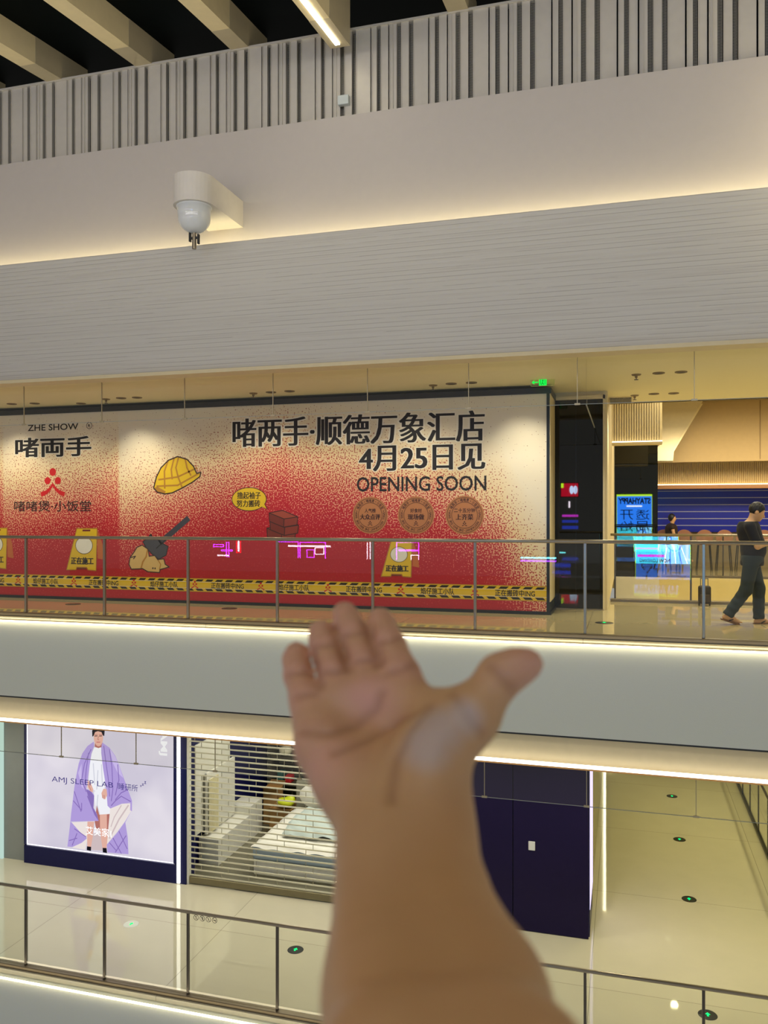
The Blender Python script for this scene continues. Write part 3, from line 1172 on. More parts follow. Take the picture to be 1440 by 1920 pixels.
# left brand block
A = Art(flat)
A.text('ZHE SHOW', *tbox(52, 147, 801, 12), ink, 3, 0.012)
x0, x1, z0, z1 = tbox(162, 173, 798, 10)
A.ring(((x0 + x1) / 2, (z0 + z1) / 2), (x1 - x0) * .42, (x1 - x0) * .5, ink, 3, 24)
A.text('R', x0 + (x1 - x0) * .3, x1 - (x1 - x0) * .3, z0 + (z1 - z0) * .25, z1 - (z1 - z0) * .25, ink, 3, 0.02)
A.build('brand_lettering', hb)
A = Art(flat)
b = tbox(29, 171, 838, 36)
A.text('啫両手', *b, halo, 2, smear=0.02, copies=2, grow=0.022)
A.text('啫両手', *b, ink, 3.5, smear=0.02, copies=3, grow=0.006)
A.build('brand_lettering', hb)
A = Art(flat)
c = mp(99, 905)
emblem(A, c, (X_at(122, YH) - X_at(76, YH)) / 2, p_red)
A.build('emblem', hb)
A = Art(flat)
A.text('啫啫煲·小饭堂', *tbox(27, 171, 949, 20), ink_br, 3, grow=0.002)
A.build('brand_lettering', hb)
# announcement
A = Art(flat)
b = tbox(436, 909, 805, 56)
A.text('啫两手·顺德万象汇店', *b, halo, 2, smear=0.04, copies=2, grow=0.022)
A.text('啫两手·顺德万象汇店', *b, ink, 3.5, smear=0.030, copies=4)
A.build('title_lettering', hb)
A = Art(flat)
b = tbox(673, 910, 858, 48)
A.text('4月25日见', *b, halo, 2, smear=0.03, copies=2, grow=0.018)
A.text('4月25日见', *b, ink, 3.5, smear=0.026, copies=4, grow=0.002)
A.build('title_lettering', hb)
A = Art(flat)
A.text('OPENING SOON', *tbox(669, 912, 907, 28), ink, 3, 0.012)
A.build('title_lettering', hb)

# three round copper badges
for (px, py, rp, top, main) in ((694, 966, 33, '人气榜', '大众点评'), (780, 966, 34, '好食材', '现场做'), (871, 966, 36, '二十五分钟', '上齐菜')):
    A = Art(flat)
    cx, cz = mp(px, py)
    r = (X_at(px + rp, YH) - X_at(px - rp, YH)) / 2
    n = 96
    A.poly([(cx + r * (1 + 0.012 * (i % 2)) * math.cos(2 * math.pi * i / n), cz + r * (1 + 0.012 * (i % 2)) * math.sin(2 * math.pi * i / n)) for i in range(n)], p_cop, 1)
    A.ring((cx, cz), r * 0.90, r * 0.925, p_cop2, 2, 48)
    A.ring((cx, cz), r * 0.66, r * 0.685, p_cop2, 2, 48)

    def arc(s, a0, a1, rad, h, flip):
        chars = list(s)
        for i, ch in enumerate(chars):
            if ch == ' ':
                continue
            t = a0 + (a1 - a0) * (i + 0.5) / len(chars)
            t = math.radians(t)
            x, z = cx + rad * math.cos(t), cz + rad * math.sin(t)
            w = abs(math.radians(a1 - a0)) * rad / len(chars) * 0.82
            hh = h * (0.25 if ch == '·' else 1)
            ww = min(w, h * (0.25 if ch in '·I' else 1.05))
            A.text(ch, x - ww / 2, x + ww / 2, z - hh / 2, z + hh / 2, p_cop2, 3, grow=0.001, rot=t - math.pi / 2 + (math.pi if flip else 0))
    arc('啫两手·啫啫煲·小饭堂', 155, 25, r * 0.79, r * 0.17, False)
    arc('SMALL RESTAURANT·ZHE BAO·ZHE SHOW', 372, 168, r * 0.79, r * 0.11, False)
    for sg in (-1, 1):
        A.ell((cx + sg * r * 0.76, cz + r * 0.22), r * 0.03, r * 0.03, p_cop2, 3, 8)
    wt = r * (0.62 if len(top) < 5 else 1.10)
    A.text(top, cx - wt / 2, cx + wt / 2, cz + r * 0.14, cz + r * 0.36, p_cop2, 3, grow=0.0015)
    wm = r * (1.16 if len(main) == 4 else 0.92)
    A.text(main, cx - wm / 2, cx + wm / 2, cz - r * 0.24, cz + r * 0.06, p_cop2, 3, smear=0.006, copies=2, grow=0.001)
    emblem(A, (cx, cz - r * 0.44), r * 0.13, p_cop2)
    A.build('badge', hb)

# speech bubble
A = Art(flat)
c = mp(467, 936)
rx = (X_at(500, YH) - X_at(434, YH)) / 2
rz = rx * 0.62
A.ell(c, rx, rz, ink_br, 1, 40)
A.poly([mp(484, 948), mp(502, 955), mp(494, 940)], ink_br, 0.6)
A.ell(c, rx * 0.96, rz * 0.94, p_yel, 2, 40)
A.poly([mp(484, 947), mp(500, 954), mp(493, 940)], p_yel, 1.6)
A.text('撸起袖子', *tbox(445, 489, 929, 13), ink, 3, smear=0.004, copies=2, grow=0.0012)
A.text('努力搬砖', *tbox(444, 488, 944, 13), ink, 3, smear=0.004, copies=2, grow=0.0012)
A.build('speech_bubble', hb)


def crop3(pts):
    return [mp(x * 0.3472, 620 + y * 0.3472) for x, y in pts]


def crop4(pts):
    return [mp(420 + x * 0.43056, 700 + y * 0.43056) for x, y in pts]


def crop6(pts, dx=0.0, s_=1.0):
    out = []
    for x, y in pts:
        a = mp(x * 0.20833, 980 + y * 0.20833)
        out.append((c6[0] + (a[0] - c6[0]) * s_ + dx, c6[1] + (a[1] - c6[1]) * s_))
    return out


c6 = mp(600 * 0.20833, 980 + 424 * 0.20833)


# printed yellow helmet
A = Art(flat)
hel = [(830, 850), (845, 790), (870, 740), (910, 700), (960, 680), (1010, 695), (1045, 732), (1062, 770), (1085, 765), (1080, 788), (1040, 818), (980, 852), (930, 876), (890, 882), (850, 872)]
A.poly(crop3(hel), p_yel, 1)
A.line(crop3(hel), 0.022, ink_br, 3, True)
A.poly(crop3([(832, 850), (850, 842), (895, 868), (890, 881), (852, 871)]), p_yel2, 2)
for ln in ([(858, 805), (960, 790), (1062, 742)], [(965, 682), (950, 740), (962, 790), (985, 850)], [(908, 702), (888, 760), (890, 850)], [(940, 690), (925, 750), (930, 800)], [(848, 840), (960, 835), (1072, 772)], [(1000, 692), (1010, 740), (1030, 780)]):
    A.line(crop3(ln), 0.03, p_yel2, 2)
A.build('helmet_print', hb)
# printed shovel and rubble
A = Art(flat)
A.line(crop3([(870, 1140), (935, 1085), (1012, 1018)]), 0.10, p_slate, 1)
bl = [(772, 1140), (800, 1118), (815, 1098), (826, 1118), (862, 1132), (880, 1150), (908, 1165), (897, 1212), (858, 1234), (820, 1205), (790, 1172)]
A.poly(crop3(bl), p_slate, 1)
A.line(crop3(bl), 0.016, ink, 2, True)
A.line(crop3([(845, 1175), (905, 1120)]), 0.02, ink, 2)
A.build('shovel_print', hb)
A = Art(flat)
rk = [(697, 1262), (703, 1225), (725, 1195), (740, 1170), (768, 1158), (800, 1180), (806, 1218), (836, 1214), (852, 1236), (885, 1232), (893, 1262), (914, 1276), (865, 1290), (862, 1306), (800, 1302), (770, 1285), (710, 1288)]
A.poly(crop3(rk), p_rock, 3)
A.line(crop3(rk), 0.018, ink_br, 4, True)
A.line(crop3([(798, 1180), (790, 1220), (772, 1248), (762, 1284)]), 0.03, p_yel2, 4)
A.line(crop3([(852, 1236), (868, 1262), (862, 1290)]), 0.02, p_yel2, 4)
A.line(crop3([(703, 1226), (732, 1218), (722, 1232)]), 0.018, ink_br, 4)
A.ell(crop3([(826, 1283)])[0], 0.014, 0.018, ink_br, 4, 10)
A.ell(crop3([(838, 1284)])[0], 0.014, 0.018, ink_br, 4, 10)
A.build('rubble_print', hb)
# printed stack of bricks
A = Art(flat)
for q, dy, dxx in ((2, 66, -10), (1, 36, 3), (0, 0, 0)):
    top = [(197, 608), (255, 597), (322, 625), (262, 634)]
    frt = [(197, 608), (262, 634), (260, 670), (199, 645)]
    sd = [(262, 634), (322, 625), (318, 660), (260, 670)]
    for pts, mt in ((top, p_brick2), (frt, p_brick), (sd, M('print_brick_mid', (130, 52, 40), 0.5))):
        pp = crop4([(x + dxx, y + dy) for x, y in pts])
        A.poly(pp, mt, 4 - q)
        A.line(pp, 0.014, ink_br, 4.3 - q, True)
A.build('brick_stack_print', hb)
# printed folding floor signs
for pxl, ss in ((125, 1.0), (715, 0.80), (-40, 1.0)):
    dx = mp(pxl, 1068)[0] - c6[0]
    A = Art(flat)
    A.poly(crop6([(875, 52), (925, 200), (938, 335), (880, 322)], dx, ss), M('print_sign_side', (186, 100, 46), 0.5), 1)
    bd_ = crop6([(692, 52), (875, 52), (865, 432), (792, 425), (780, 402), (692, 400), (684, 424), (600, 424)], dx, ss)
    A.poly(bd_, p_yel, 2)
    A.line(bd_, 0.016, p_yel2, 3, True)
    A.poly(crop6([(745, 62), (815, 62), (812, 78), (742, 78)], dx, ss), p_brick, 3)
    A.poly(crop6([(692, 400), (780, 402), (778, 420), (690, 420)], dx, ss), p_brick, 3)
    c = crop6([(757, 205)], dx, ss)[0]
    A.ell(c, 0.185 * ss, 0.16 * ss, ink_br, 3)
    A.ell(c, 0.175 * ss, 0.15 * ss, p_white, 4)
    A.text('正在施工', *[v for v in (crop6([(640, 0)], dx, ss)[0][0], crop6([(842, 0)], dx, ss)[0][0], crop6([(740, 375)], dx, ss)[0][1], crop6([(740, 312)], dx, ss)[0][1])], ink, 5, smear=0.008, copies=2, grow=0.0025)
    A.build('warning_sign_print', hb)
# caution tape
A = Art(flat)
ztp, zbt = 0.445, 0.205
A.poly([(-14.2, zbt), (XP1, zbt), (XP1, ztp), (-14.2, ztp)], p_yel2, 3)
A.poly([(-14.2, zbt + .01), (XP1, zbt + .01), (XP1, ztp - .01), (-14.2, ztp - .01)], p_yel, 4)
x = -14.1
while x < XP1 - 0.16:
    A.poly([(x, 0.388), (x + 0.125, 0.388), (x + 0.165, 0.425), (x + 0.04, 0.425)], ink, 5)
    A.poly([(x + 0.04, 0.225), (x + 0.165, 0.225), (x + 0.125, 0.262), (x, 0.262)], ink, 5)
    A.line([(x, 0.380), (x + 0.19, 0.380)], 0.006, p_white, 5)
    A.line([(x, 0.27), (x + 0.19, 0.27)], 0.006, p_white, 5)
    x += 0.19
for k in range(-2, 5):
    xa = -10.36 + 2.48 * k
    for s, xx, w in (('焰仔施工小队', xa, 0.55), ('正在搬砖中ING', xa + 1.24, 0.62)):
        if xx + w / 2 < XP1 and xx > -14:
            A.text(s, xx - w / 2, xx + w / 2, 0.272, 0.376, ink, 6, grow=0.0018)
    for xx in (xa + 0.61, xa + 1.87):
        if xx < XP1 - 0.1 and xx > -14:
            emblem(A, (xx, 0.33), 0.068, p_red, 6)
A.build('caution_tape_print', hb)

# ------------------------------------------------------------------ shop across the second void
sh = thing('roller_shutter', 'wide blue roller shutter with pale ribs behind the walking man', 'shutter', (4, 27, 1.06))
s = MB()
zz = 1.06
while zz < 2.36:
    s.box(0.6, 9.0, 27.0 - 0.0, 27.06, zz, zz + 0.185)
    zz += 0.21
s.build('curtain_slats', M('blue_shutter_slat', (20, 30, 170), 0.3), sh)
s = MB()
zz = 1.06 + 0.185
while zz < 2.36:
    s.box(0.6, 9.0, 26.985, 27.06, zz, zz + 0.025)
    zz += 0.21
s.build('rib', M('shutter_rib', (176, 176, 206), 0.3), sh)
# stools with round backs in front of the counter
m_cop = M('copper_leather', (150, 104, 78), 0.45)
st0 = None
for i, px in enumerate((1244, 1282, 1320, 1357, 1394, 1431)):
    xx = X_at(px, 25.2)
    if st0 is None:
        d = thing('bar_stool', 'x', 'stool', (xx, 25.2, 0), 'copper backed stools before the blue shutter')
        MB().bbox(xx - 0.2, xx + 0.2, 25.0, 25.4, 0.72, 0.80, 0.03).build('seat', m_cop, d, smooth=True)
        bk = MB()
        n = 14
        pts = []
        for j in range(n + 1):
            t = math.pi * j / n
            pts.append((xx + 0.23 * math.cos(t), 0.92 + 0.24 * math.sin(t)))
        pts += [(xx - 0.18, 0.80), (xx + 0.18, 0.80)]
        bk.prism([(a, 25.0, b_) for a, b_ in pts], (0, 0.05, 0))
        bk.build('backrest', m_cop, d)
        for sx in (-1, 1):
            for sy in (-1, 1):
                MB().cyl((xx + sx * 0.15, 25.2 + sy * 0.15, 0.73), (xx + sx * 0.2, 25.2 + sy * 0.2, 0), 0.014, n=8).build('leg', m_black, d)
        st0, sx0_ = d, xx
    else:
        d = copy_tree(st0, (xx - sx0_, 0, 0))
    d['label'] = 'copper stool with a round back, %s from the black column, before the blue shutter' % ('first', 'second', 'third', 'fourth', 'fifth', 'sixth')[i]
# small trolley bag near the far railing
bgx = X_at(1321, 15.2)
tb = thing('trolley_bag', 'small dark trolley bag on the gallery floor by the railing near the man', 'bag', (bgx, 15.2, 0))
MB().bbox(bgx - 0.10, bgx + 0.10, 15.12, 15.28, 0.04, 0.34, 0.03).build('body', M('bag_cloth', (34, 28, 22), 0.7), tb, smooth=True)
MB().bbox(bgx - 0.08, bgx + 0.08, 15.08, 15.13, 0.07, 0.2, 0.015).build('pocket', M('bag_cloth_brown', (54, 42, 28), 0.7), tb, smooth=True)
h_ = MB()
for sx in (-0.06, 0.06):
    h_.cyl((bgx + sx, 15.26, 0.3), (bgx + sx, 15.26, 0.46), 0.006, n=8)
h_.cyl((bgx - 0.066, 15.26, 0.46), (bgx + 0.066, 15.26, 0.46), 0.009, n=8)
h_.build('handle', m_steel_dk, tb)
for sx in (-0.085, 0.085):
    MB().cyl((bgx + sx - 0.012, 15.24, 0.03), (bgx + sx + 0.012, 15.24, 0.03), 0.03, n=14).build('wheel', m_black, tb)

# floor markers
m_mk = M('marker_ring', (40, 42, 38), 0.3, 0.4)
m_mkg = EM('marker_green', (0, 235, 110), 2.2)
fm0 = None
mk_pts = [(1260, 1493, Z_LOW, 'lit exit marker set in the lower floor, farthest of the right row'), (1274, 1574, Z_LOW, 'lit exit marker set in the lower floor, middle of the right row'), (1292, 1686, Z_LOW, 'lit exit marker set in the lower floor, third of the right row'),
          (1327, 1903, Z_LOW, 'lit exit marker in the lower floor seen through the railing below the right row'), (554, 1781, Z_LOW, 'lit exit marker in the lower floor left of the outstretched arm'), (246, 1733, Z_LOW, 'pale round exit marker in the lower floor before the lit poster'),
          (1133, 1168, 0.0, 'lit exit marker in the gallery floor right of the black glass panel'), (790, 1143, 0.0, 'dark marker in the gallery floor under the round badges'), (430, 1141, 0.0, 'dark marker in the gallery floor under the speech bubble'), (137, 1133, 0.0, 'dark marker in the gallery floor under the left warning sign print')]
for i, (px, py, z, lab) in enumerate(mk_pts):
    p = on_z(px, py, z)
    if fm0 is None:
        d = thing('floor_marker', lab, 'floor marker', p, 'round markers set in the floors')
        MB().lathe(p, [(0.13, 0.001), (0.125, 0.005), (0.09, 0.006), (0.0, 0.006)], 28).build('disc', m_mk, d)
        A = Art(lambda x, y, L: (p.x + x, p.y + y, p.z + 0.006 + 0.001 * L))
        A.poly([(-0.013, -0.045), (0.013, -0.045), (0.013, 0.0), (0.038, 0.0), (0.0, 0.05), (-0.038, 0.0), (-0.013, 0.0)], m_mkg, 1)
        A.build('arrow', d)
        fm0, fmp = d, p
    else:
        d = copy_tree(fm0, p - fmp)
        d['label'] = lab
        if i == 5:
            for ch in d.children:
                if ch.name.startswith('disc'):
                    ch.data = ch.data.copy()
                    ch.data.materials[0] = M('marker_pale', (214, 218, 208), 0.3)
        if i >= 7:
            for ch in d.children:
                if ch.name.startswith('arrow'):
                    ch.data = ch.data.copy()
                    ch.data.materials[0] = M('marker_off', (150, 120, 60), 0.4)

# ------------------------------------------------------------------ storey below: lit poster
YA = 14.0
pb_ = thing('poster_lightbox', 'large lit poster of a man wrapped in a lilac quilt in a navy frame', 'poster', (-9.9, YA + 0.1, Z_LOW))
xa0, xa1 = X_at(51, YA), X_at(325, YA)
xb0, xb1 = X_at(47, YA), X_at(333, YA)
za = -5.03
b_ = MB()
b_.box(xb0, xb1, YA + 0.02, YA + 0.35, Z_LOW, -1.64)
b_.build('case', m_navy2, pb_)
f_ = MB()
f_.box(xb0, xb1, YA - 0.03, YA + 0.02, Z_LOW, za - 0.02)
f_.box(xb0, xa0 - 0.02, YA - 0.03, YA + 0.02, za, -1.64)
f_.box(xa1 + 0.02, xb1, YA - 0.03, YA + 0.02, za, -1.64)
f_.build('frame', m_navy2, pb_)


def aflat(x, z, L):
    return (x, YA + 0.012 - 0.0006 * L, z)


def ap(pts):
    out = []
    for x, y in pts:
        p = on_y(30 + x * 0.21875, 1340 + y * 0.21875, YA)
        out.append((p.x, p.z))
    return out


a_bg = NT('poster_backing')
p, x, y, z = a_bg.pos()
nz = a_bg.noise(p, 0.9, 2.0)
e = a_bg.n('ShaderNodeEmission')
a_bg.l(a_bg.ramp(nz, [(0.35, lin((206, 200, 216))), (0.65, lin((226, 220, 230)))]), e.inputs[0])
e.inputs[1].default_value = 1.0
a_bg.l(e.outputs[0], a_bg.out.inputs[0])
A = Art(aflat)
A.poly([(xa0 - 0.02, za - 0.02), (xa1 + 0.02, za - 0.02), (xa1 + 0.02, -1.64), (xa0 - 0.02, -1.64)], EM('poster_rim', (250, 246, 255), 1.6), 0)
A.poly([(xa0, za), (xa1, za), (xa1, -1.64), (xa0, -1.64)], a_bg.m, 1)
A.build('backlit_sheet', pb_)
q1, q2, q3 = EM('poster_lilac', (176, 156, 218), 1.0), EM('poster_lilac_dark', (136, 112, 184), 1.0), EM('poster_lilac_light', (200, 184, 232), 1.0)
lin1, lin2 = EM('poster_lining', (236, 226, 222), 1.0), EM('poster_lining_shade', (206, 188, 190), 1.0)
wht, wht2 = EM('poster_white', (240, 240, 246), 1.0), EM('poster_grey', (206, 208, 220), 1.0)
sk, sk2 = EM('poster_skin', (226, 176, 160), 1.0), EM('poster_skin_shade', (178, 112, 104), 1.0)
hr = EM('poster_hair', (24, 22, 30), 1.0)
nav = EM('poster_navy', (58, 48, 124), 1.0)
A = Art(aflat)
A.poly(ap([(640, 1030), (725, 1000), (742, 1168), (636, 1160)]), lin2, 2)
A.poly(ap([(480, 925), (612, 918), (612, 1060), (590, 1160), (480, 1140)]), lin1, 2)
A.poly(ap([(610, 918), (668, 918), (655, 1050), (640, 1135), (608, 1132), (606, 1010)]), sk, 3)
A.poly(ap([(690, 800), (800, 850), (792, 960), (774, 1145), (738, 1145), (716, 990), (690, 940)]), sk, 3)
A.poly(ap([(690, 780), (716, 860), (718, 990), (690, 1010), (672, 920)]), sk2, 4)
A.poly(ap([(776, 856), (800, 852), (792, 980), (778, 1040)]), sk2, 4)
A.poly(ap([(606, 1130), (642, 1134), (640, 1170), (604, 1162)]), hr, 5)
A.poly(ap([(740, 1143), (774, 1145), (778, 1188), (742, 1182)]), hr, 5)
A.poly(ap([(668, 660), (752, 640), (800, 750), (808, 852), (714, 858), (692, 770), (680, 790), (665, 700)]), wht, 4)
A.line(ap([(700, 690), (692, 770), (714, 856)]), 0.02, wht2, 5)
A.poly(ap([(668, 282), (728, 285), (745, 420), (760, 560), (756, 650), (700, 672), (640, 630), (622, 560), (630, 420), (645, 340)]), wht, 4)
for l_ in ([(660, 420), (672, 600)], [(700, 480), (690, 640)], [(730, 430), (738, 610)]):
    A.line(ap(l_), 0.02, wht2, 5)
A.poly(ap([(674, 235), (738, 235), (734, 276), (704, 288), (672, 276)]), sk2, 5)
A.ell(ap([(704, 195)])[0], 0.105, 0.175, sk, 6)
A.poly(ap([(652, 190), (650, 140), (664, 108), (700, 96), (742, 104), (758, 140), (754, 185), (742, 178), (730, 150), (700, 142), (676, 150), (662, 184)]), hr, 7)
for ex_ in (684, 724):
    A.line(ap([(ex_ - 12, 184), (ex_ + 10, 183)]), 0.014, hr, 7)
    A.line(ap([(ex_ - 14, 172), (ex_ + 12, 171)]), 0.012, sk2, 7)
A.line(ap([(704, 188), (699, 214), (708, 216)]), 0.012, sk2, 7)
A.line(ap([(690, 236), (718, 236)]), 0.016, EM('poster_lip', (196, 110, 110), 1.0), 7)
# quilt, left fall
ql = [(664, 232), (610, 270), (565, 335), (535, 420), (515, 520), (498, 620), (485, 730), (470, 850), (464, 918), (560, 916), (706, 912), (690, 850), (662, 800), (668, 690), (640, 650), (600, 640), (612, 560), (628, 440), (645, 330), (668, 270)]
A.poly(ap(ql), q1, 5)
A.poly(ap([(600, 640), (640, 660), (668, 700), (662, 800), (692, 860), (704, 910), (670, 860), (630, 760)]), q2, 6)
A.poly(ap([(530, 500), (560, 420), (560, 560), (580, 640), (560, 620)]), q3, 6)
for l_ in ([(498, 660), (555, 830)], [(490, 740), (560, 820), (560, 760)], [(640, 300), (585, 420), (560, 560), (600, 660)], [(610, 700), (670, 850)], [(620, 330), (600, 470), (590, 590)]):
    A.line(ap(l_), 0.018, q2, 7)
A.poly(ap([(464, 916), (484, 936), (540, 1000), (606, 1062), (560, 1100), (482, 1136), (438, 1132), (452, 1020)]), q1, 6)
for l_ in ([(500, 980), (600, 1050)], [(455, 1080), (520, 1060)], [(520, 1020), (480, 1120)]):
    A.line(ap(l_), 0.018, q2, 7)
# quilt, right fall
A.poly(ap([(805, 806), (900, 770), (975, 752), (985, 825), (935, 910), (860, 1010), (778, 1110), (790, 960)]), lin1, 5)
A.line(ap([(960, 780), (880, 900), (800, 1060)]), 0.03, lin2, 6)
A.line(ap([(900, 780), (840, 880), (812, 960)]), 0.02, lin2, 6)
qr = [(738, 240), (800, 285), (850, 355), (885, 445), (920, 540), (955, 640), (992, 738), (992, 828), (974, 822), (978, 762), (905, 764), (806, 806), (782, 782), (776, 700), (764, 590), (742, 450), (728, 330), (728, 270)]
A.poly(ap(qr), q1, 5)
A.poly(ap([(800, 290), (850, 360), (885, 450), (918, 545), (870, 500), (830, 420)]), q3, 6)
for l_ in ([(750, 270), (770, 420), (790, 560), (800, 700)], [(800, 300), (820, 450), (828, 640), (815, 740)], [(980, 745), (900, 700), (850, 740), (815, 780)], [(870, 430), (880, 560), (850, 690)], [(955, 645), (900, 670), (850, 730)]):
    A.line(ap(l_), 0.018, q2, 7)
A.poly(ap([(986, 826), (935, 925), (955, 1050), (962, 1198), (880, 1192), (782, 1182), (776, 1116), (866, 1012), (938, 910)]), q1, 6)
for l_ in ([(880, 1000), (950, 1150)], [(830, 1060), (900, 1190)], [(940, 1040), (850, 1180)], [(800, 1100), (860, 1170)]):
    A.line(ap(l_), 0.018, q2, 7)
# hands on the quilt edges
A.poly(ap([(612, 560), (640, 590), (660, 640), (655, 668), (632, 655), (612, 620)]), sk, 8)
A.poly(ap([(748, 635), (775, 640), (780, 690), (762, 728), (738, 715), (730, 675)]), sk, 8)
for l_ in ([(745, 690), (740, 715)], [(757, 692), (752, 724)], [(625, 610), (640, 650)]):
    A.line(ap(l_), 0.010, sk2, 9)
A.build('printed_figure', pb_)


def atext(A, s, x0, x1, cy, h, mat, L=9, **kw):
    a = ap([(x0, cy), (x1, cy), ((x0 + x1) / 2, cy - h / 2), ((x0 + x1) / 2, cy + h / 2)])
    A.text(s, a[0][0], a[1][0], a[3][1], a[2][1], mat, L, **kw)


A = Art(aflat)
atext(A, 'AMJ SLEEP LAB', 305, 830, 585, 60, nav, 10, off=-0.004)
A.line(ap([(868, 585), (868, 632)]), 0.008, nav, 10)
atext(A, '睡研所', 878, 1042, 624, 58, nav, 10)
atext(A, 'z', 1062, 1076, 612, 14, nav, 10, off=0.02)
atext(A, 'z', 1078, 1094, 600, 18, nav, 10, off=0.02)
atext(A, 'z', 1098, 1114, 583, 22, nav, 10, off=0.02)
A.build('poster_lettering', pb_)
A = Art(aflat)
atext(A, '艾美家', 596, 796, 1003, 72, EM('poster_bright_white', (255, 255, 255), 1.3), 11, off=0.02)
atext(A, '寢具', 806, 822, 1022, 52, MATS['poster_bright_white'], 11, rot=-math.pi / 2) if False else None
A.line(ap([(812, 1002), (812, 1050)]), 0.02, MATS['poster_bright_white'], 11)
c = ap([(1258, 240), (1222, 240), (1296, 240), (1258, 130), (1258, 352)])
hw, hh = (c[2][0] - c[1][0]) / 2, (c[3][1] - c[4][1]) / 2
A.text('AMJ', c[0][0] - hh, c[0][0] + hh, c[0][1] - hw, c[0][1] + hw, EM('poster_pale', (240, 240, 244), 1.0), 10, off=0.03, rot=-math.pi / 2)
A.build('poster_lettering', pb_)
# upright light strip right of the poster, post behind
xs_ = X_at(336.5, YA)
tag(MB().box(xs_ - 0.03, xs_ + 0.03, YA - 0.05, YA - 0.02, Z_LOW + 0.02, -1.64).build('light_strip', EM('upright_led_white', (255, 252, 240), 3.0)), 'upright white light strip between the lit poster and the shutter grille', 'light strip')
struct(MB().box(xs_ - 0.03, X_at(352, YA) - 0.02, YA - 0.02, YA + 0.3, Z_LOW, -1.64).build('trim_navy_post', m_navy2), 'navy post beside the shutter grille', 'trim')
# far left shop window edge
xl8 = X_at(8, 14.05)
struct(MB().box(XL, xl8, 14.0, 14.04, Z_LOW, -1.64).build('window_2', EM('shop_glow', (196, 226, 214), 0.9)), 'bright shop window at the left edge of the lower storey', 'window')

# ------------------------------------------------------------------ roller grille and bedding shop
gx0, gx1 = X_at(356, 14.05), -3.12
gr = thing('roller_grille', 'closed roller grille of thin pale bars in front of the bedding shop', 'shutter', ((gx0 + gx1) / 2, 14.05, Z_LOW))
m_bar = M('grille_bar', (206, 202, 176), 0.35, 0.3)
s = MB()
zz = Z_LOW + 0.16
row = 0
while zz < -1.66:
    s.box(gx0, gx1, 14.04, 14.055, zz, zz + 0.024)
    zz += 0.105
zz = Z_LOW + 0.16
while zz < -1.75:
    k = gx0 + (0.14 if row % 2 else 0.0) + 0.1
    while k < gx1:
        s.mat(1).box(k, k + 0.010, 14.044, 14.052, zz + 0.020, zz + 0.109)
        k += 0.56
    zz += 0.105
    row += 1
s.build('grille_mesh', [m_bar, M('grille_link', (150, 146, 122), 0.35, 0.2)], gr)
MB().bbox(gx0, gx1, 14.02, 14.08, Z_LOW + 0.02, Z_LOW + 0.15, 0.006, 1).build('bottom_bar', M('grille_bottom', (120, 112, 84), 0.4, 0.5), gr)
MB().box(gx0 - 0.06, gx0, 14.0, 14.1, Z_LOW, -1.64).build('guide_rail', M('guide_white', (224, 222, 208), 0.35), gr)

bd = thing('bed', 'display bed with pale blue mattress and rumpled white cover behind the grille', 'bed', (-5.6, 15.9, Z_LOW))
MB().bbox(-6.93, -4.9, 14.74, 16.9, Z_LOW + 0.0, Z_LOW + 0.30, 0.02).build('base', M('bed_white', (214, 212, 198), 0.6), bd)
MB().bbox(-6.95, -4.88, 14.72, 16.9, Z_LOW + 0.30, Z_LOW + 0.56, 0.05, 3).build('mattress', M('mattress_blue', (150, 166, 176), 0.7), bd, smooth=True)


def cloth_sheet(x0, x1, y0, y1, z0, amp, seed, nx=48, ny=48, drop=0.0, hump=0.0):
    rs = np.random.RandomState(seed)
    w = [(rs.uniform(2, 11), rs.uniform(2, 11), rs.uniform(0, 6.3), rs.uniform(.3, 1)) for _ in range(10)]
    vs, fs = [], []
    for i in range(nx + 1):
        for j in range(ny + 1):
            x = x0 + (x1 - x0) * i / nx
            y = y0 + (y1 - y0) * j / ny
            h = sum(a * abs(math.sin(kx * x + ky * y + ph)) for kx, ky, ph, a in w) / 4 * amp
            e = min(i, nx - i, j, ny - j) / 3.0
            z = z0 + h + hump * math.sin(math.pi * j / ny) - (drop if e < 1 else 0) * (1 - min(e, 1))
            vs.append((x, y, z))
    for i in range(nx):
        for j in range(ny):
            a = i * (ny + 1) + j
            fs.append((a, a + ny + 1, a + ny + 2, a + 1))
    return MB().raw(vs, fs)


cloth_sheet(-6.97, -4.86, 14.70, 16.9, Z_LOW + 0.58, 0.05, 3, drop=0.08).build('cover', M('cover_white', (212, 210, 196), 0.8), bd, smooth=True)
cloth_sheet(-6.5, -5.0, 15.1, 16.6, Z_LOW + 0.63, 0.10, 5, drop=0.05, hump=0.12).build('blanket', M('blanket_grey_green', (168, 180, 172), 0.8), bd, smooth=True)
MB().bbox(-6.95, -4.88, 16.92, 17.04, Z_LOW, Z_LOW + 1.15, 0.04).build('headboard', M('headboard_grey', (120, 118, 100), 0.7), bd, smooth=True)
for k, (pxx, lab) in enumerate(((-6.35, 'left white pillow at the head of the display bed'), (-5.45, 'right white pillow at the head of the display bed'))):
    vs, fs = sdf_surface(lambda P: smin(ellip(P, (0, 0, 0), (0.36, 0.10, 0.22)), ellip(P, (0, 0, 0), (0.40, 0.05, 0.26)), 0.04), (-0.45, -0.16, -0.3), (0.45, 0.16, 0.3), 0.02)
    o = mesh_of('pillow', vs, fs, M('pillow_white', (208, 206, 192), 0.8), None, (pxx, 16.72, Z_LOW + 0.92))
    tag(o, lab, 'pillow', 'pillows on the display bed')
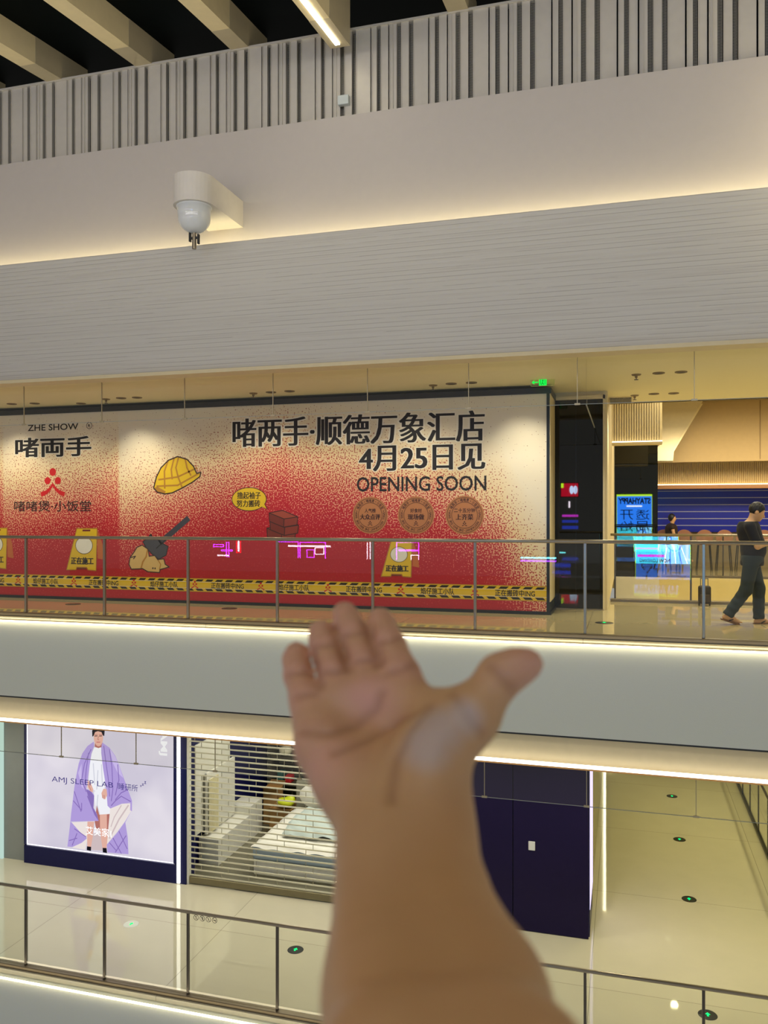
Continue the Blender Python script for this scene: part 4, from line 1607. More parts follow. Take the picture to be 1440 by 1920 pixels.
# white display boards and chest on the left of the shop
ch = thing('white_chest', 'low white chest standing behind the left end of the grille', 'chest', (-7.98, 15.5, Z_LOW))
MB().bbox(-8.2, -7.76, 14.9, 16.3, Z_LOW, Z_LOW + 0.52, 0.012).build('body', MATS['bed_white'], ch)
MB().bbox(-8.2, -7.73, 16.3, 16.9, Z_LOW, Z_LOW + 0.72, 0.012).build('raised_end', MATS['bed_white'], ch)
tag(MB().bbox(-8.12, -8.07, 15.0, 16.25, Z_LOW + 0.55, -3.62, 0.01).build('display_board', M('board_white', (206, 204, 190), 0.6)), 'white upright display board standing on the low white chest', 'display board')
tag(MB().bbox(-8.21, -8.16, 14.7, 16.2, Z_LOW + 0.62, -3.0, 0.01).build('display_board', MATS['board_white']), 'taller white board against the dark left wall of the shop', 'display board')
cu = MB()
for i in range(14):
    yy = 14.75 + i * 0.026
    cu.cyl((-8.04 + 0.015 * (i % 2), yy + 0.3, Z_LOW + 0.58), (-8.04 + 0.015 * (i % 2), yy + 0.3, -3.75), 0.016, n=8)
struct(MB().box(-8.21, -3.12, 14.22, 18.19, Z_LOW, Z_LOW + 0.004).build('floor', M('shop_floor', (104, 100, 80), 0.3)), 'dull grey floor inside the bedding shop', 'floor')
tag(cu.build('hanging_cloth', M('cloth_cream', (216, 208, 168), 0.8)), 'cream cloth hanging beside the white display board', 'cloth')


def carton(x, y, w, d, h, lab, rot=0.0):
    t = thing('carton', lab, 'box', (x, y, Z_LOW), None)
    m1, m2 = M('cardboard', (170, 130, 74), 0.8), M('cardboard_inside', (128, 96, 54), 0.8)
    b = MB()
    b.box(x, x + w, y, y + 0.01, Z_LOW, Z_LOW + h).box(x, x + w, y + d - 0.01, y + d, Z_LOW, Z_LOW + h)
    b.box(x, x + 0.01, y, y + d, Z_LOW, Z_LOW + h).box(x + w - 0.01, x + w, y, y + d, Z_LOW, Z_LOW + h).box(x, x + w, y, y + d, Z_LOW + h - 0.06, Z_LOW + h - 0.05)
    b.build('box_body', m1, t)
    for sg, yy in ((-1, y), (1, y + d)):
        MB().prism([(x, yy, Z_LOW + h), (x + w, yy, Z_LOW + h), (x + w, yy + sg * 0.16, Z_LOW + h + 0.06), (x, yy + sg * 0.16, Z_LOW + h + 0.06)], (0, 0, 0.008)).build('flap', m2, t)
    return t


carton(-7.50, 16.75, 0.5, 0.4, 0.55, 'brown cardboard carton under the yellow bag in the bedding shop')
carton(-7.87, 17.24, 0.36, 0.30, 0.8, 'taller brown carton behind the low white chest')
vs, fs = sdf_surface(lambda P: smin(ellip(P, (0, 0, 0.09), (0.20, 0.13, 0.10)), ellip(P, (0.12, 0.02, 0.16), (0.10, 0.08, 0.09)), 0.05), (-0.3, -0.2, -0.05), (0.3, 0.2, 0.32), 0.02)
tag(mesh_of('shopping_bag', vs, fs, M('bag_lime', (196, 208, 30), 0.4), None, (-7.2, 16.95, Z_LOW + 0.56)), 'lime yellow plastic bag lying on a carton', 'bag')
# shelf with goods at the back
sf = thing('shelf_unit', 'dark shelf unit against the brick wall behind the bed', 'shelf', (-6.6, 17.9, Z_LOW))
for zq in (0.75, 1.35, 1.95):
    MB().box(-7.9, -5.2, 17.7, 18.15, Z_LOW + zq, Z_LOW + zq + 0.03).build('shelf_board', M('shelf_dark', (70, 64, 50), 0.6), sf)
for xq in (-7.9, -6.55, -5.23):
    MB().box(xq, xq + 0.03, 17.7, 18.15, Z_LOW, Z_LOW + 2.2).build('upright', MATS['shelf_dark'], sf)
gd = [('bag_wrapped', 'clear wrapped bundle on the shelf', (186, 182, 158)), ]
for k, (xq, zq, w, h, col_, lab) in enumerate(((-7.6, 1.38, .30, .22, (196, 188, 160), 'pale folded bundle, left on the middle shelf'), (-6.9, 1.38, .42, .30, (176, 168, 130), 'larger tan bundle on the middle shelf'), (-6.2, 1.38, .46, .26, (206, 200, 176), 'white wrapped bundle, right on the middle shelf'),
                                               (-7.5, .78, .16, .16, (176, 30, 34), 'small red box on the lowest shelf'), (-7.05, 1.98, .5, .20, (150, 146, 116), 'olive bundle on the top shelf'), (-6.2, 1.98, .5, .24, (190, 184, 150), 'cream bundle on the top shelf'), (-7.7, .78, .14, .24, (20, 80, 74), 'small teal box on the lowest shelf'))):
    vs, fs = sdf_surface(lambda P: smin(ellip(P, (0, 0, h * .5), (w * .52, .16, h * .5)), ellip(P, (w * .1, 0, h * .62), (w * .36, .13, h * .42)), 0.03) if k not in (3, 6) else np.maximum(np.maximum(np.abs(P[..., 0]) - w / 2, np.abs(P[..., 1]) - .12), np.abs(P[..., 2] - h / 2) - h / 2 + .002), (-w * .7, -.22, -.03), (w * .7, .22, h * 1.2), 0.02)
    tag(mesh_of('bedding_bundle' if k not in (3, 6) else 'small_box', vs, fs, M('goods_%d' % k, col_, 0.6), None, (xq, 17.9, Z_LOW + zq + 0.0)), lab, 'bundle' if k not in (3, 6) else 'box')

# ------------------------------------------------------------------ navy boards on the right of the shop
nb = thing('navy_hoarding', 'tall dark navy boards closing a shop front on the lower storey', 'hoarding', (-1.85, 14.1, Z_LOW))
for a, b in ((-3.08, -1.838), (-1.826, -0.60)):
    MB().bbox(a, b, 14.0, 14.04, Z_LOW + 0.01, -1.66, 0.004, 1).build('board', m_navy, nb)
MB().box(-3.08, -0.62, 14.04, 14.10, Z_LOW, -1.66).build('backing', m_black, nb)
w0 = on_y(997, 1586, 13.99)
MB().bbox(w0.x - 0.055, w0.x + 0.055, 13.985, 14.0, w0.z - 0.075, w0.z + 0.075, 0.006).build('white_plate', M('switch_white', (206, 206, 200), 0.4), nb)
# glowing poster on the side of the boards
sl_ = thing('poster_lightbox', 'narrow lit lilac poster on the side of the navy boards', 'poster', (-0.6, 14.8, Z_LOW))
MB().box(-0.66, -0.585, 14.10, 15.3, Z_LOW, -1.66).build('case', m_navy2, sl_)
MB().box(-0.586, -0.578, 14.16, 15.26, Z_LOW + 0.42, -1.70).build('backlit_sheet', EM('side_poster', (216, 204, 246), 1.5), sl_)

# ------------------------------------------------------------------ lit signs on the near side of the mall (seen as reflections)
YB = -21.0
VD = 2 * Y_RAIL - YB


def vb(px, py):
    p = on_y(px, py, VD)
    return p.x, p.z


sx1, sz0 = 2.95, -1.05
sw, shh = 2.55, 4.25
sc_ = thing('advertising_screen', 'large blue and green lit screen hanging across the mall', 'screen', (sx1 - sw / 2, YB, sz0))
MB().box(sx1 - sw - 0.06, sx1 + 0.06, YB - 0.16, YB - 0.01, sz0 - 0.06, sz0 + shh + 0.06).build('case', m_black, sc_)
ES = 30.0


def bplace(a, z, L):
    return (sx1 - a, YB + 0.002 * L, sz0 + z)


A = Art(bplace)
e_b1, e_b2, e_g, e_w, e_k, e_m, e_t = EM('screen_blue', (40, 120, 236), ES), EM('screen_sky', (120, 196, 255), ES), EM('screen_lime', (176, 226, 40), ES), EM('screen_white', (236, 246, 255), ES), EM('screen_dark', (10, 16, 40), 1.0), EM('screen_magenta', (196, 30, 190), ES), EM('screen_teal', (60, 190, 220), ES)
A.poly([(0, 0), (sw, 0), (sw, shh), (0, shh)], e_g, 0)
A.poly([(0.03, 0.14), (sw - 0.03, 0.14), (sw - 0.03, shh - 0.14), (0.03, shh - 0.14)], e_b1, 1)
A.poly([(0.03, 0.14), (sw - 0.03, 0.14), (sw - 0.03, 1.7), (0.03, 1.9)], e_b2, 2)
A.poly([(1.3, 0.14), (sw - 0.03, 0.14), (sw - 0.03, 1.7), (1.0, 1.75)], e_t, 2.5)
for k in range(5):
    A.line([(0.1 + k * 0.28, 0.16), (0.5 + k * 0.14, 1.3)], 0.05, e_b1 if k % 2 else e_w, 3)
A.ring((0.75, 1.25), 0.28, 0.36, e_b1, 3)
A.poly([(1.2, 0.62), (sw - 0.1, 0.62), (sw - 0.1, 0.74), (1.2, 0.74)], e_m, 4)
A.text('NOW LOADING', 0.95, 2.35, 0.36, 0.54, e_k, 4, 0.02)
A.text('STAYHAPPY', 0.12, sw - 0.12, shh - 0.72, shh - 0.26, e_k, 4, 0.045)
A.line([(0.75, shh - 0.88), (1.8, shh - 0.88)], 0.10, e_w, 4)
b = (0.25, sw - 0.25)
for ch_, x0, x1, z0, z1 in (('透', 0.2, 1.15, 2.35, 3.1), ('开', 1.35, 2.3, 2.35, 3.1), ('局', 0.2, 1.15, 1.5, 2.25), ('始', 1.35, 2.3, 1.5, 2.25)):
    A.text(ch_, x0, x1, z0, z1, e_w, 4, 0.06)
    A.text(ch_, x0, x1, z0, z1, e_k, 5, 0.02)
A.build('display', sc_)
# colour bar screen
(bx0, bz1), (bx1, bz0) = vb(976, 1044), vb(1043, 1063)
bs = thing('bar_screen', 'lit screen of white purple and blue bars across the mall', 'screen', ((bx0 + bx1) / 2, YB, bz0))
MB().box(bx0 - 0.05, bx1 + 0.05, YB - 0.14, YB - 0.01, bz0 - 0.05, bz1 + 0.05).build('case', m_black, bs)
A = Art(lambda x, z, L: (x, YB + 0.002 * L, z))
nbar = 6
for k, c_ in enumerate(((230, 240, 255), (40, 30, 120), (200, 190, 255), (150, 50, 220), (30, 20, 80), (110, 225, 235))):
    a = bz0 + (bz1 - bz0) * k / nbar
    A.poly([(bx0, a), (bx1, a), (bx1, a + (bz1 - bz0) / nbar), (bx0, a + (bz1 - bz0) / nbar)], EM('bar_%d' % k, c_, 34.0), 1)
A.build('display', bs)
e_pk = EM('neon_purple', (190, 50, 255), 34.0)
e_wl = EM('neon_white', (255, 240, 255), 24.0)
e_rd = EM('neon_red', (255, 20, 40), 22.0)


def neon(lab, rects, mat, name='neon_sign'):
    t = None
    for (px0, py0, px1, py1, m_) in rects:
        (xa, zb_), (xb, za_) = vb(px0, py0), vb(px1, py1)
        if t is None:
            t = thing(name, lab, 'neon sign', (xa, YB, za_))
        s = MB()
        w = 0.045
        s.box(xa, xb, YB - 0.02, YB + 0.02, zb_ - w, zb_).box(xa, xb, YB - 0.02, YB + 0.02, za_, za_ + w)
        s.box(xa, xa + w, YB - 0.02, YB + 0.02, za_, zb_).box(xb - w, xb, YB - 0.02, YB + 0.02, za_, zb_)
        s.build('tube', m_, t)


VDC = 2 * 13.99 - YB
p0, p1 = on_y(1052, 931, VDC), on_y(1084, 906, VDC)
rs_ = thing('shop_sign', 'red lit shop sign with white arches across the mall', 'sign', ((p0.x + p1.x) / 2, YB, p0.z))
MB().box(p0.x - 0.04, p1.x + 0.04, YB - 0.14, YB - 0.01, p0.z - 0.04, p1.z + 0.04).build('case', m_black, rs_)
A = Art(lambda x, z, L: (x, YB + 0.002 * L, z))
A.poly([(p0.x, p0.z), (p1.x, p0.z), (p1.x, p1.z), (p0.x, p1.z)], EM('sign_red', (214, 20, 50), 14.0), 1)
for q in (0.62, 0.84):
    A.ell((p0.x + (p1.x - p0.x) * q, p0.z + (p1.z - p0.z) * 0.5), 0.12, 0.24, EM('sign_pale', (200, 220, 255), 24.0), 2, 20)
A.poly([(p0.x, p0.z + .5), (p0.x + .14, p0.z + .5), (p0.x + .14, p1.z), (p0.x, p1.z)], e_g, 2)
A.build('face', rs_)
for k, (qa, qb, m_) in enumerate(((940, 952, 'w'), (965, 969, 'p'), (975, 980, 'b'), (986, 992, 'b'))):
    a, b = on_y(1054 if m_ != 'w' else 1066, qb, VDC), on_y(1084 if m_ != 'w' else 1069, qa, VDC)
    tag(MB().box(a.x, b.x, YB - 0.02, YB + 0.02, a.z, b.z).build('light_bar', e_wl if m_ == 'w' else (EM('neon_magenta', (220, 60, 220), 16.0) if m_ == 'p' else EM('neon_blue', (60, 80, 220), 10.0))), ('short upright white light bar', 'magenta light bar', 'upper blue light bar', 'lower blue light bar')[k] + ' under the red shop sign across the mall', 'light bar')
neon('purple neon frames of a shop across the mall', [(520, 1015, 560, 1060, e_pk), (562, 1016, 611, 1051, e_pk), (540, 1022, 620, 1026, e_wl), (575, 1030, 590, 1046, e_pk), (590, 1026, 608, 1040, e_wl)], e_pk)
neon('purple and white neon boxes of a shop window across the mall', [(743, 1016, 786, 1084, e_pk), (748, 1030, 786, 1034, e_pk), (770, 1040, 786, 1056, e_wl), (750, 1060, 770, 1076, e_pk)], e_pk)
neon('slim white upright light frame across the mall', [(688, 1014, 695, 1076, e_wl)], e_wl)
neon('red upright neon sign across the mall', [(443, 1008, 452, 1037, e_rd), (446, 1012, 449, 1034, e_wl)], e_rd)
neon('violet zigzag neon group across the mall', [(400, 1020, 420, 1026, e_pk), (415, 1030, 436, 1034, e_pk), (424, 1016, 430, 1046, e_pk), (408, 1040, 430, 1043, e_wl), (466, 1050, 478, 1078, e_pk)], e_pk)

# ------------------------------------------------------------------ people
def skin_material():
    t = NT('skin')
    p, x, y, z = t.pos()
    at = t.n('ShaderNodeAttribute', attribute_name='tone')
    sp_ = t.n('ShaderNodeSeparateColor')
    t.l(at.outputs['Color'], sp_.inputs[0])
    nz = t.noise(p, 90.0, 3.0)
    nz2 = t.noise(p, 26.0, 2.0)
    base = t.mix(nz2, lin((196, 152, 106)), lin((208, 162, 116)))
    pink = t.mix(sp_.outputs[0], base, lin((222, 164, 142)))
    crease_gap = t.mix(sp_.outputs[1], pink, lin((140, 92, 62)))  # darkens the creases and paints in the shade between fingers
    pale = t.mix(sp_.outputs[2], crease_gap, lin((190, 182, 182)))
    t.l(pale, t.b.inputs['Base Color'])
    t.b.inputs['Roughness'].default_value = 0.5
    t.b.inputs['Subsurface Weight'].default_value = 0.12
    t.b.inputs['Subsurface Radius'].default_value = (0.010, 0.004, 0.002)
    t.b.inputs['Subsurface Scale'].default_value = 0.5
    t.bump(nz, 0.12, 0.001)
    return t.m


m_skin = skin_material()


# the outstretched right arm: joints as (column, row, distance, radius in frame pixels), turned into metres
def J(px, py, d, r):
    return (np.array([d * U(px), d * V(py), d], np.float32), r * d / FPX)


fingers = [
    [(592, 1352, .476, 35), (573, 1314, .486, 30), (559, 1266, .506, 27), (555, 1238, .524, 25), (556, 1226, .538, 23.5)],
    [(636, 1310, .484, 38), (625, 1266, .494, 30), (613, 1218, .520, 29), (605, 1196, .539, 25), (602, 1184, .553, 24)],
    [(692, 1302, .486, 40), (684, 1250, .499, 31), (664, 1192, .526, 29.5), (651, 1163, .546, 25.5), (646, 1150, .562, 23.5)],
    [(768, 1318, .474, 44), (752, 1268, .487, 37), (729, 1209, .512, 31), (716, 1175, .536, 27), (712, 1163, .552, 25)],
]
thumb = [(800, 1425, .436, 68), (884, 1345, .445, 48), (938, 1267, .452, 38), (972, 1250, .453, 30), (993, 1244, .454, 25)]
palm = [
    [(606, 1400, .462, 57), (652, 1470, .442, 54), (708, 1520, .430, 60)],
    [(592, 1345, .480, 43), (640, 1322, .486, 44), (700, 1312, .486, 46), (765, 1325, .477, 45)],
    [(672, 1390, .480, 60), (720, 1450, .458, 66), (752, 1510, .434, 68)],
    [(812, 1405, .440, 68), (800, 1470, .430, 62), (806, 1535, .424, 62)],
    [(765, 1338, .474, 40), (820, 1338, .458, 38), (880, 1332, .448, 40)],
]
arm = [
    [(708, 1535, .426, 60), (712, 1605, .400, 66), (714, 1700, .370, 70), (716, 1790, .340, 80), (724, 1870, .314, 98), (748, 2060, .255, 150), (780, 2420, .20, 240)],
    [(806, 1535, .424, 60), (812, 1605, .400, 68), (836, 1700, .370, 72), (868, 1790, .340, 86), (904, 1870, .314, 104), (960, 2060, .255, 150), (940, 2420, .20, 240)],
]
creases_gaps = [  # (points, groove radius, strength)
    ([(566, 1372), (620, 1376), (668, 1362), (706, 1330), (716, 1300)], 0.0016),
    ([(806, 1322), (752, 1352), (690, 1388), (628, 1412)], 0.0015),
    ([(806, 1326), (768, 1372), (742, 1430), (736, 1500)], 0.0018),
    ([(556, 1306), (592, 1300)], 0.0014), ([(604, 1262), (644, 1256)], 0.0014), ([(666, 1240), (706, 1234)], 0.0014), ([(730, 1262), (776, 1246)], 0.0014),
    ([(540, 1266), (580, 1260)], 0.0012), ([(590, 1214), (636, 1206)], 0.0012), ([(642, 1192), (692, 1184)], 0.0012), ([(706, 1208), (752, 1196)], 0.0012),
    ([(586, 1218), (593, 1252), (601, 1288)], 0.0026), ([(630, 1182), (640, 1220), (652, 1258)], 0.0026), ([(682, 1165), (698, 1205), (714, 1248)], 0.0026),  # gaps between fingers: their shade is put into the skin colour
    ([(918, 1248), (962, 1294)], 0.0012), ([(850, 1300), (905, 1376)], 0.0010),
]


def conv(nodes):
    return [J(*q) for q in nodes]


def arm_field(P):
    F = None
    for f in fingers:
        d = chain(P, conv(f), 0.004)
        F = d if F is None else smin(F, d, 0.0008)
    T = chain(P, conv(thumb), 0.008)
    B = None
    for c_ in palm:
        d = chain(P, conv(c_), 0.012)
        B = d if B is None else smin(B, d, 0.014)
    D = smin(B, F, 0.005)
    D = smin(D, T, 0.010)
    R = None
    for c_ in arm:
        d = chain(P, conv(c_), 0.02)
        R = d if R is None else smin(R, d, 0.022)
    return smin(D, R, 0.022)


def surf_depth(px, py):
    """distance along the view ray at which the arm's surface lies"""
    d = np.linspace(0.30, 0.62, 400).astype(np.float32)
    P = np.stack([d * U(px), d * V(py), d], -1)
    f = arm_field(P)
    k = np.argmax(f < 0)
    return float(d[k]) if f[k] < 0 else 0.5


grooves = []
for pts, g in creases_gaps:
    q = []
    for (a, b), (c_, d_) in zip(pts[:-1], pts[1:]):
        for i in range(4):
            t = i / 4
            x_, y_ = a + (c_ - a) * t, b + (d_ - b) * t
            q.append((x_, y_))
    q.append(pts[-1])
    grooves.append(([np.array([s * U(x_), s * V(y_), s], np.float32) for x_, y_ in q for s in [surf_depth(x_, y_)]], g))


def groove_dist(P):
    D = np.full(P.shape[:-1], 1.0, np.float32)
    for pts, g in grooves:
        for a, b in zip(pts[:-1], pts[1:]):
            if np.linalg.norm(a - b) < 0.05:
                D = np.minimum(D, rcone(P, a, b, g, g))
    return D


lo, hi = (-0.085, -0.215, 0.150), (0.115, -0.050, 0.595)
verts, faces = sdf_surface(arm_field, lo, hi, 0.0022)
# smooth, then press the grooves in along the surface normal
me = bpy.data.meshes.new('arm')
me.from_pydata(verts.tolist(), [], faces.tolist())
bm = bmesh.new()
bm.from_mesh(me)
bmesh.ops.recalc_face_normals(bm, faces=bm.faces)
for _ in range(3):
    bmesh.ops.smooth_vert(bm, verts=bm.verts, factor=0.5, use_axis_x=True, use_axis_y=True, use_axis_z=True)
bm.normal_update()
co = np.array([v.co[:] for v in bm.verts], np.float32)
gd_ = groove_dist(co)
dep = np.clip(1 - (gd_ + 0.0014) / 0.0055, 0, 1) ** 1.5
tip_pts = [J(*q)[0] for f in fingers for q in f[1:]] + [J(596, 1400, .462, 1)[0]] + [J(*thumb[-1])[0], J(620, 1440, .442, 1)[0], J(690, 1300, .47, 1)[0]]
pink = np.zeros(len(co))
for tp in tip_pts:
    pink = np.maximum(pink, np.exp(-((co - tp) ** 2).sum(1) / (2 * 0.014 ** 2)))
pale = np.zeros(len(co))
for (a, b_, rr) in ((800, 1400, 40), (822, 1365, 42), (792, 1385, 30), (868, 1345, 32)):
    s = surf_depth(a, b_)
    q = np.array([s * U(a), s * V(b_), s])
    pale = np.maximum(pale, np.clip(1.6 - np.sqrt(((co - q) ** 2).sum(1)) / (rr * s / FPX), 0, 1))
R_, U_, F_ = Vector((cs, sn, 0)), Vector((0, 0, 1)), Vector((-sn, cs, 0))
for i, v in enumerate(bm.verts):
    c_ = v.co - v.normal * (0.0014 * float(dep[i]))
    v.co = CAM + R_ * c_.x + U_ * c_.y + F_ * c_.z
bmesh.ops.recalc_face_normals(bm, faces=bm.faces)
bm.to_mesh(me)
bm.free()
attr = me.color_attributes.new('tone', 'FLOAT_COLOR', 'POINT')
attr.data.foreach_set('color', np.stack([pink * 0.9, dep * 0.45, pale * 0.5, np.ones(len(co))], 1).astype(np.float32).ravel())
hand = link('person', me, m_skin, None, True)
tag(hand, 'bare right forearm and open palm with fingers spread, reaching out from below', 'person')

# walking man
m_plain = skin_material()
m_shirt = M('navy_tee', (20, 22, 30), 0.85)
m_jean = M('dark_denim', (40, 52, 56), 0.85)
m_hair = M('black_hair', (14, 13, 14), 0.5)
m_sole = M('sandal_tan', (120, 84, 52), 0.7)
mp0 = on_y(1410, 1168, 12.77)
man_at = (mp0.x, 12.77, 0.0)
man = None


def S3(x, y, z):
    return np.array([x, y, z], np.float32)


# skeleton facing +x: rear leg = right leg (towards us), front leg = left leg
hipR, kneeR, ankR = S3(-0.02, -0.09, 0.90), S3(-0.09, -0.10, 0.49), S3(-0.325, -0.10, 0.135)
hipL, kneeL, ankL = S3(0.00, 0.09, 0.90), S3(0.10, 0.09, 0.50), S3(0.10, 0.09, 0.085)
chest, belly, pelv = S3(-0.045, 0, 1.33), S3(0.02, 0, 1.08), S3(0.0, 0, 0.93)
shR, elR, wrR = S3(-0.05, -0.20, 1.38), S3(0.04, -0.25, 1.11), S3(0.24, -0.12, 1.17)
shL, elL, wrL = S3(-0.04, 0.20, 1.38), S3(0.05, 0.25, 1.12), S3(0.25, 0.06, 1.18)
neck, head = S3(-0.01, 0, 1.45), S3(0.045, 0, 1.605)


def head_f(P):
    h_ = smin(ellip(P, head + S3(-0.012, 0, 0.025), (0.095, 0.076, 0.10)), ellip(P, head + S3(0.028, 0, -0.04), (0.062, 0.058, 0.082)), 0.03)
    h_ = smin(h_, rcone(P, head + S3(0.088, 0, -0.005), head + S3(0.104, 0, -0.034), 0.008, 0.015), 0.012)   # nose
    h_ = smin(h_, ellip(P, head + S3(0.078, 0, -0.072), (0.016, 0.026, 0.012)), 0.010)                      # lips
    h_ = smin(h_, ellip(P, head + S3(0.066, 0, -0.105), (0.022, 0.026, 0.016)), 0.015)                      # chin
    for s in (-1, 1):
        h_ = np.maximum(h_, -ellip(P, head + S3(0.088, s * 0.032, 0.008), (0.014, 0.018, 0.010)))
        h_ = smin(h_, ellip(P, head + S3(-0.018, s * 0.080, -0.012), (0.022, 0.010, 0.034)), 0.006)
    return h_


def tilt_head(P):
    a = -0.38      # looking down
    c_, s_ = math.cos(a), math.sin(a)
    q = P - (head - S3(0.03, 0, 0.08))
    return np.stack([q[..., 0] * c_ + q[..., 2] * s_, q[..., 1], -q[..., 0] * s_ + q[..., 2] * c_], -1) + (head - S3(0.03, 0, 0.08))


def hand_f(P, w, s):
    d = rcone(P, w, w + S3(0.07, 0.02 * s, 0.01), 0.026, 0.03)
    for k, L_ in enumerate((0.06, 0.072, 0.068, 0.05)):
        b = w + S3(0.085, -0.024 + 0.016 * k, 0.012)
        m_ = b + S3(L_ * 0.6, 0, 0.014)
        d = smin(d, smin(rcone(P, b, m_, 0.009, 0.008), rcone(P, m_, m_ + S3(L_ * 0.25, 0, 0.03), 0.008, 0.007), 0.004), 0.006)
    d = smin(d, rcone(P, w + S3(0.03, 0.03 * s, 0.01), w + S3(0.085, 0.035 * s, 0.045), 0.012, 0.009), 0.01)
    return d


def body_f(P):
    d = smin(head_f(tilt_head(P)), rcone(P, neck - S3(0.02, 0, 0.06), neck + S3(0.025, 0, 0.08), 0.062, 0.054), 0.03)
    t = smin(rcone(P, chest, belly, 0.135, 0.12), rcone(P, belly, pelv, 0.12, 0.13), 0.06)
    d = smin(d, t, 0.05)
    for a, b, c_, s in ((shR, elR, wrR, 1), (shL, elL, wrL, -1)):
        l_ = smin(rcone(P, a, b, 0.056, 0.042), rcone(P, b, c_, 0.042, 0.028), 0.02)
        l_ = smin(l_, hand_f(P, c_, s), 0.015)
        d = smin(d, l_, 0.03)
    for a, b, c_, tz in ((hipR, kneeR, ankR, -0.35), (hipL, kneeL, ankL, 0.0)):
        l_ = smin(rcone(P, a, b, 0.088, 0.060), rcone(P, b, c_, 0.060, 0.038), 0.03)
        heel, ball = c_ + S3(-0.035, 0, -0.055), c_ + S3(0.125, 0, -0.055)
        if tz:
            heel, ball = c_ + S3(-0.045, 0, -0.035), c_ + S3(0.125, 0, -0.095)
        l_ = smin(l_, smin(rcone(P, heel, ball, 0.034, 0.030), rcone(P, c_, ball, 0.036, 0.026), 0.02), 0.02)
        for k in range(5):
            y_ = -0.036 + 0.018 * k
            l_ = smin(l_, rcone(P, ball + S3(0.0, y_, 0), ball + S3(0.055 - 0.004 * abs(k - 1), y_, -0.006), 0.013, 0.010), 0.008)
        d = smin(d, l_, 0.03)
    return d


vs, fs = sdf_surface(body_f, (-0.55, -0.36, 0.0), (0.50, 0.36, 1.80), 0.011)
man = mesh_of('person', vs, fs, m_plain, None, man_at)
tag(man, 'man in dark tee and jeans walking along the gallery, looking down at his hands', 'person')


def shirt_f(P):
    t = smin(rcone(P, chest + S3(0, 0, 0.02), belly, 0.158, 0.155), rcone(P, belly, pelv + S3(0.0, 0, -0.06), 0.155, 0.150), 0.06)
    q = P.copy()
    q[..., 1] *= 0.86
    t2 = smin(rcone(q, chest, belly, 0.160, 0.156), rcone(q, belly, pelv + S3(0.0, 0, -0.06), 0.156, 0.152), 0.06)
    t = np.minimum(t, t2)
    t = smin(t, rcone(P, S3(-0.05, -0.15, 1.40), S3(-0.05, 0.15, 1.40), 0.07, 0.07), 0.05)
    for a, b in ((shR, elR), (shL, elL)):
        m_ = a + (b - a) * 0.72
        t = smin(t, rcone(P, a, m_, 0.074, 0.070), 0.03)
    t = t + 0.004 * np.sin(P[..., 2] * 38 + P[..., 0] * 22) * np.clip((1.25 - P[..., 2]) * 3, 0, 1)
    t = np.maximum(t, 0.83 - P[..., 2])
    t = np.maximum(t, P[..., 2] - 1.455)
    return np.maximum(t, -rcone(P, neck + S3(0, 0, -0.02), neck + S3(0.03, 0, 0.1), 0.060, 0.066))


vs, fs = sdf_surface(shirt_f, (-0.35, -0.42, 0.78), (0.35, 0.42, 1.52), 0.011)
mesh_of('shirt', vs, fs, m_shirt, man, man_at)


def jeans_f(P):
    t = rcone(P, pelv + S3(0, -0.05, 0.0), pelv + S3(0, 0.05, 0.0), 0.145, 0.145)
    for a, b, c_ in ((hipR, kneeR, ankR), (hipL, kneeL, ankL)):
        e_ = b + (c_ - b) * 1.04
        l_ = smin(rcone(P, a, b, 0.108, 0.085), rcone(P, b, e_, 0.085, 0.074), 0.03)
        l_ = np.maximum(l_, -((P - e_) @ ((b - e_) / np.linalg.norm(b - e_))))
        t = smin(t, l_, 0.03)
    t = t + 0.004 * np.sin(P[..., 2] * 55 + P[..., 0] * 30) * np.clip(1.5 - 2.4 * P[..., 2], 0.15, 1)
    return np.maximum(t, P[..., 2] - 0.98)


vs, fs = sdf_surface(jeans_f, (-0.50, -0.30, 0.03), (0.35, 0.30, 1.02), 0.011)
mesh_of('jeans', vs, fs, m_jean, man, man_at)


def hair_f(P):
    q = tilt_head(P)
    h_ = ellip(q, head + S3(-0.022, 0, 0.034), (0.108, 0.088, 0.106))
    h_ = h_ + 0.003 * np.sin(q[..., 0] * 160) * np.sin(q[..., 1] * 130)
    cut = ellip(q, head + S3(0.085, 0, -0.055), (0.085, 0.12, 0.115))
    h_ = np.maximum(h_, -cut)
    h_ = np.maximum(h_, (head[2] - 0.062) - q[..., 2] - 0.25 * np.clip(head[0] - q[..., 0], -1, 0.06))
    return np.maximum(h_, -ellip(q, head + S3(-0.012, 0, -0.02), (0.03, 0.2, 0.035)))


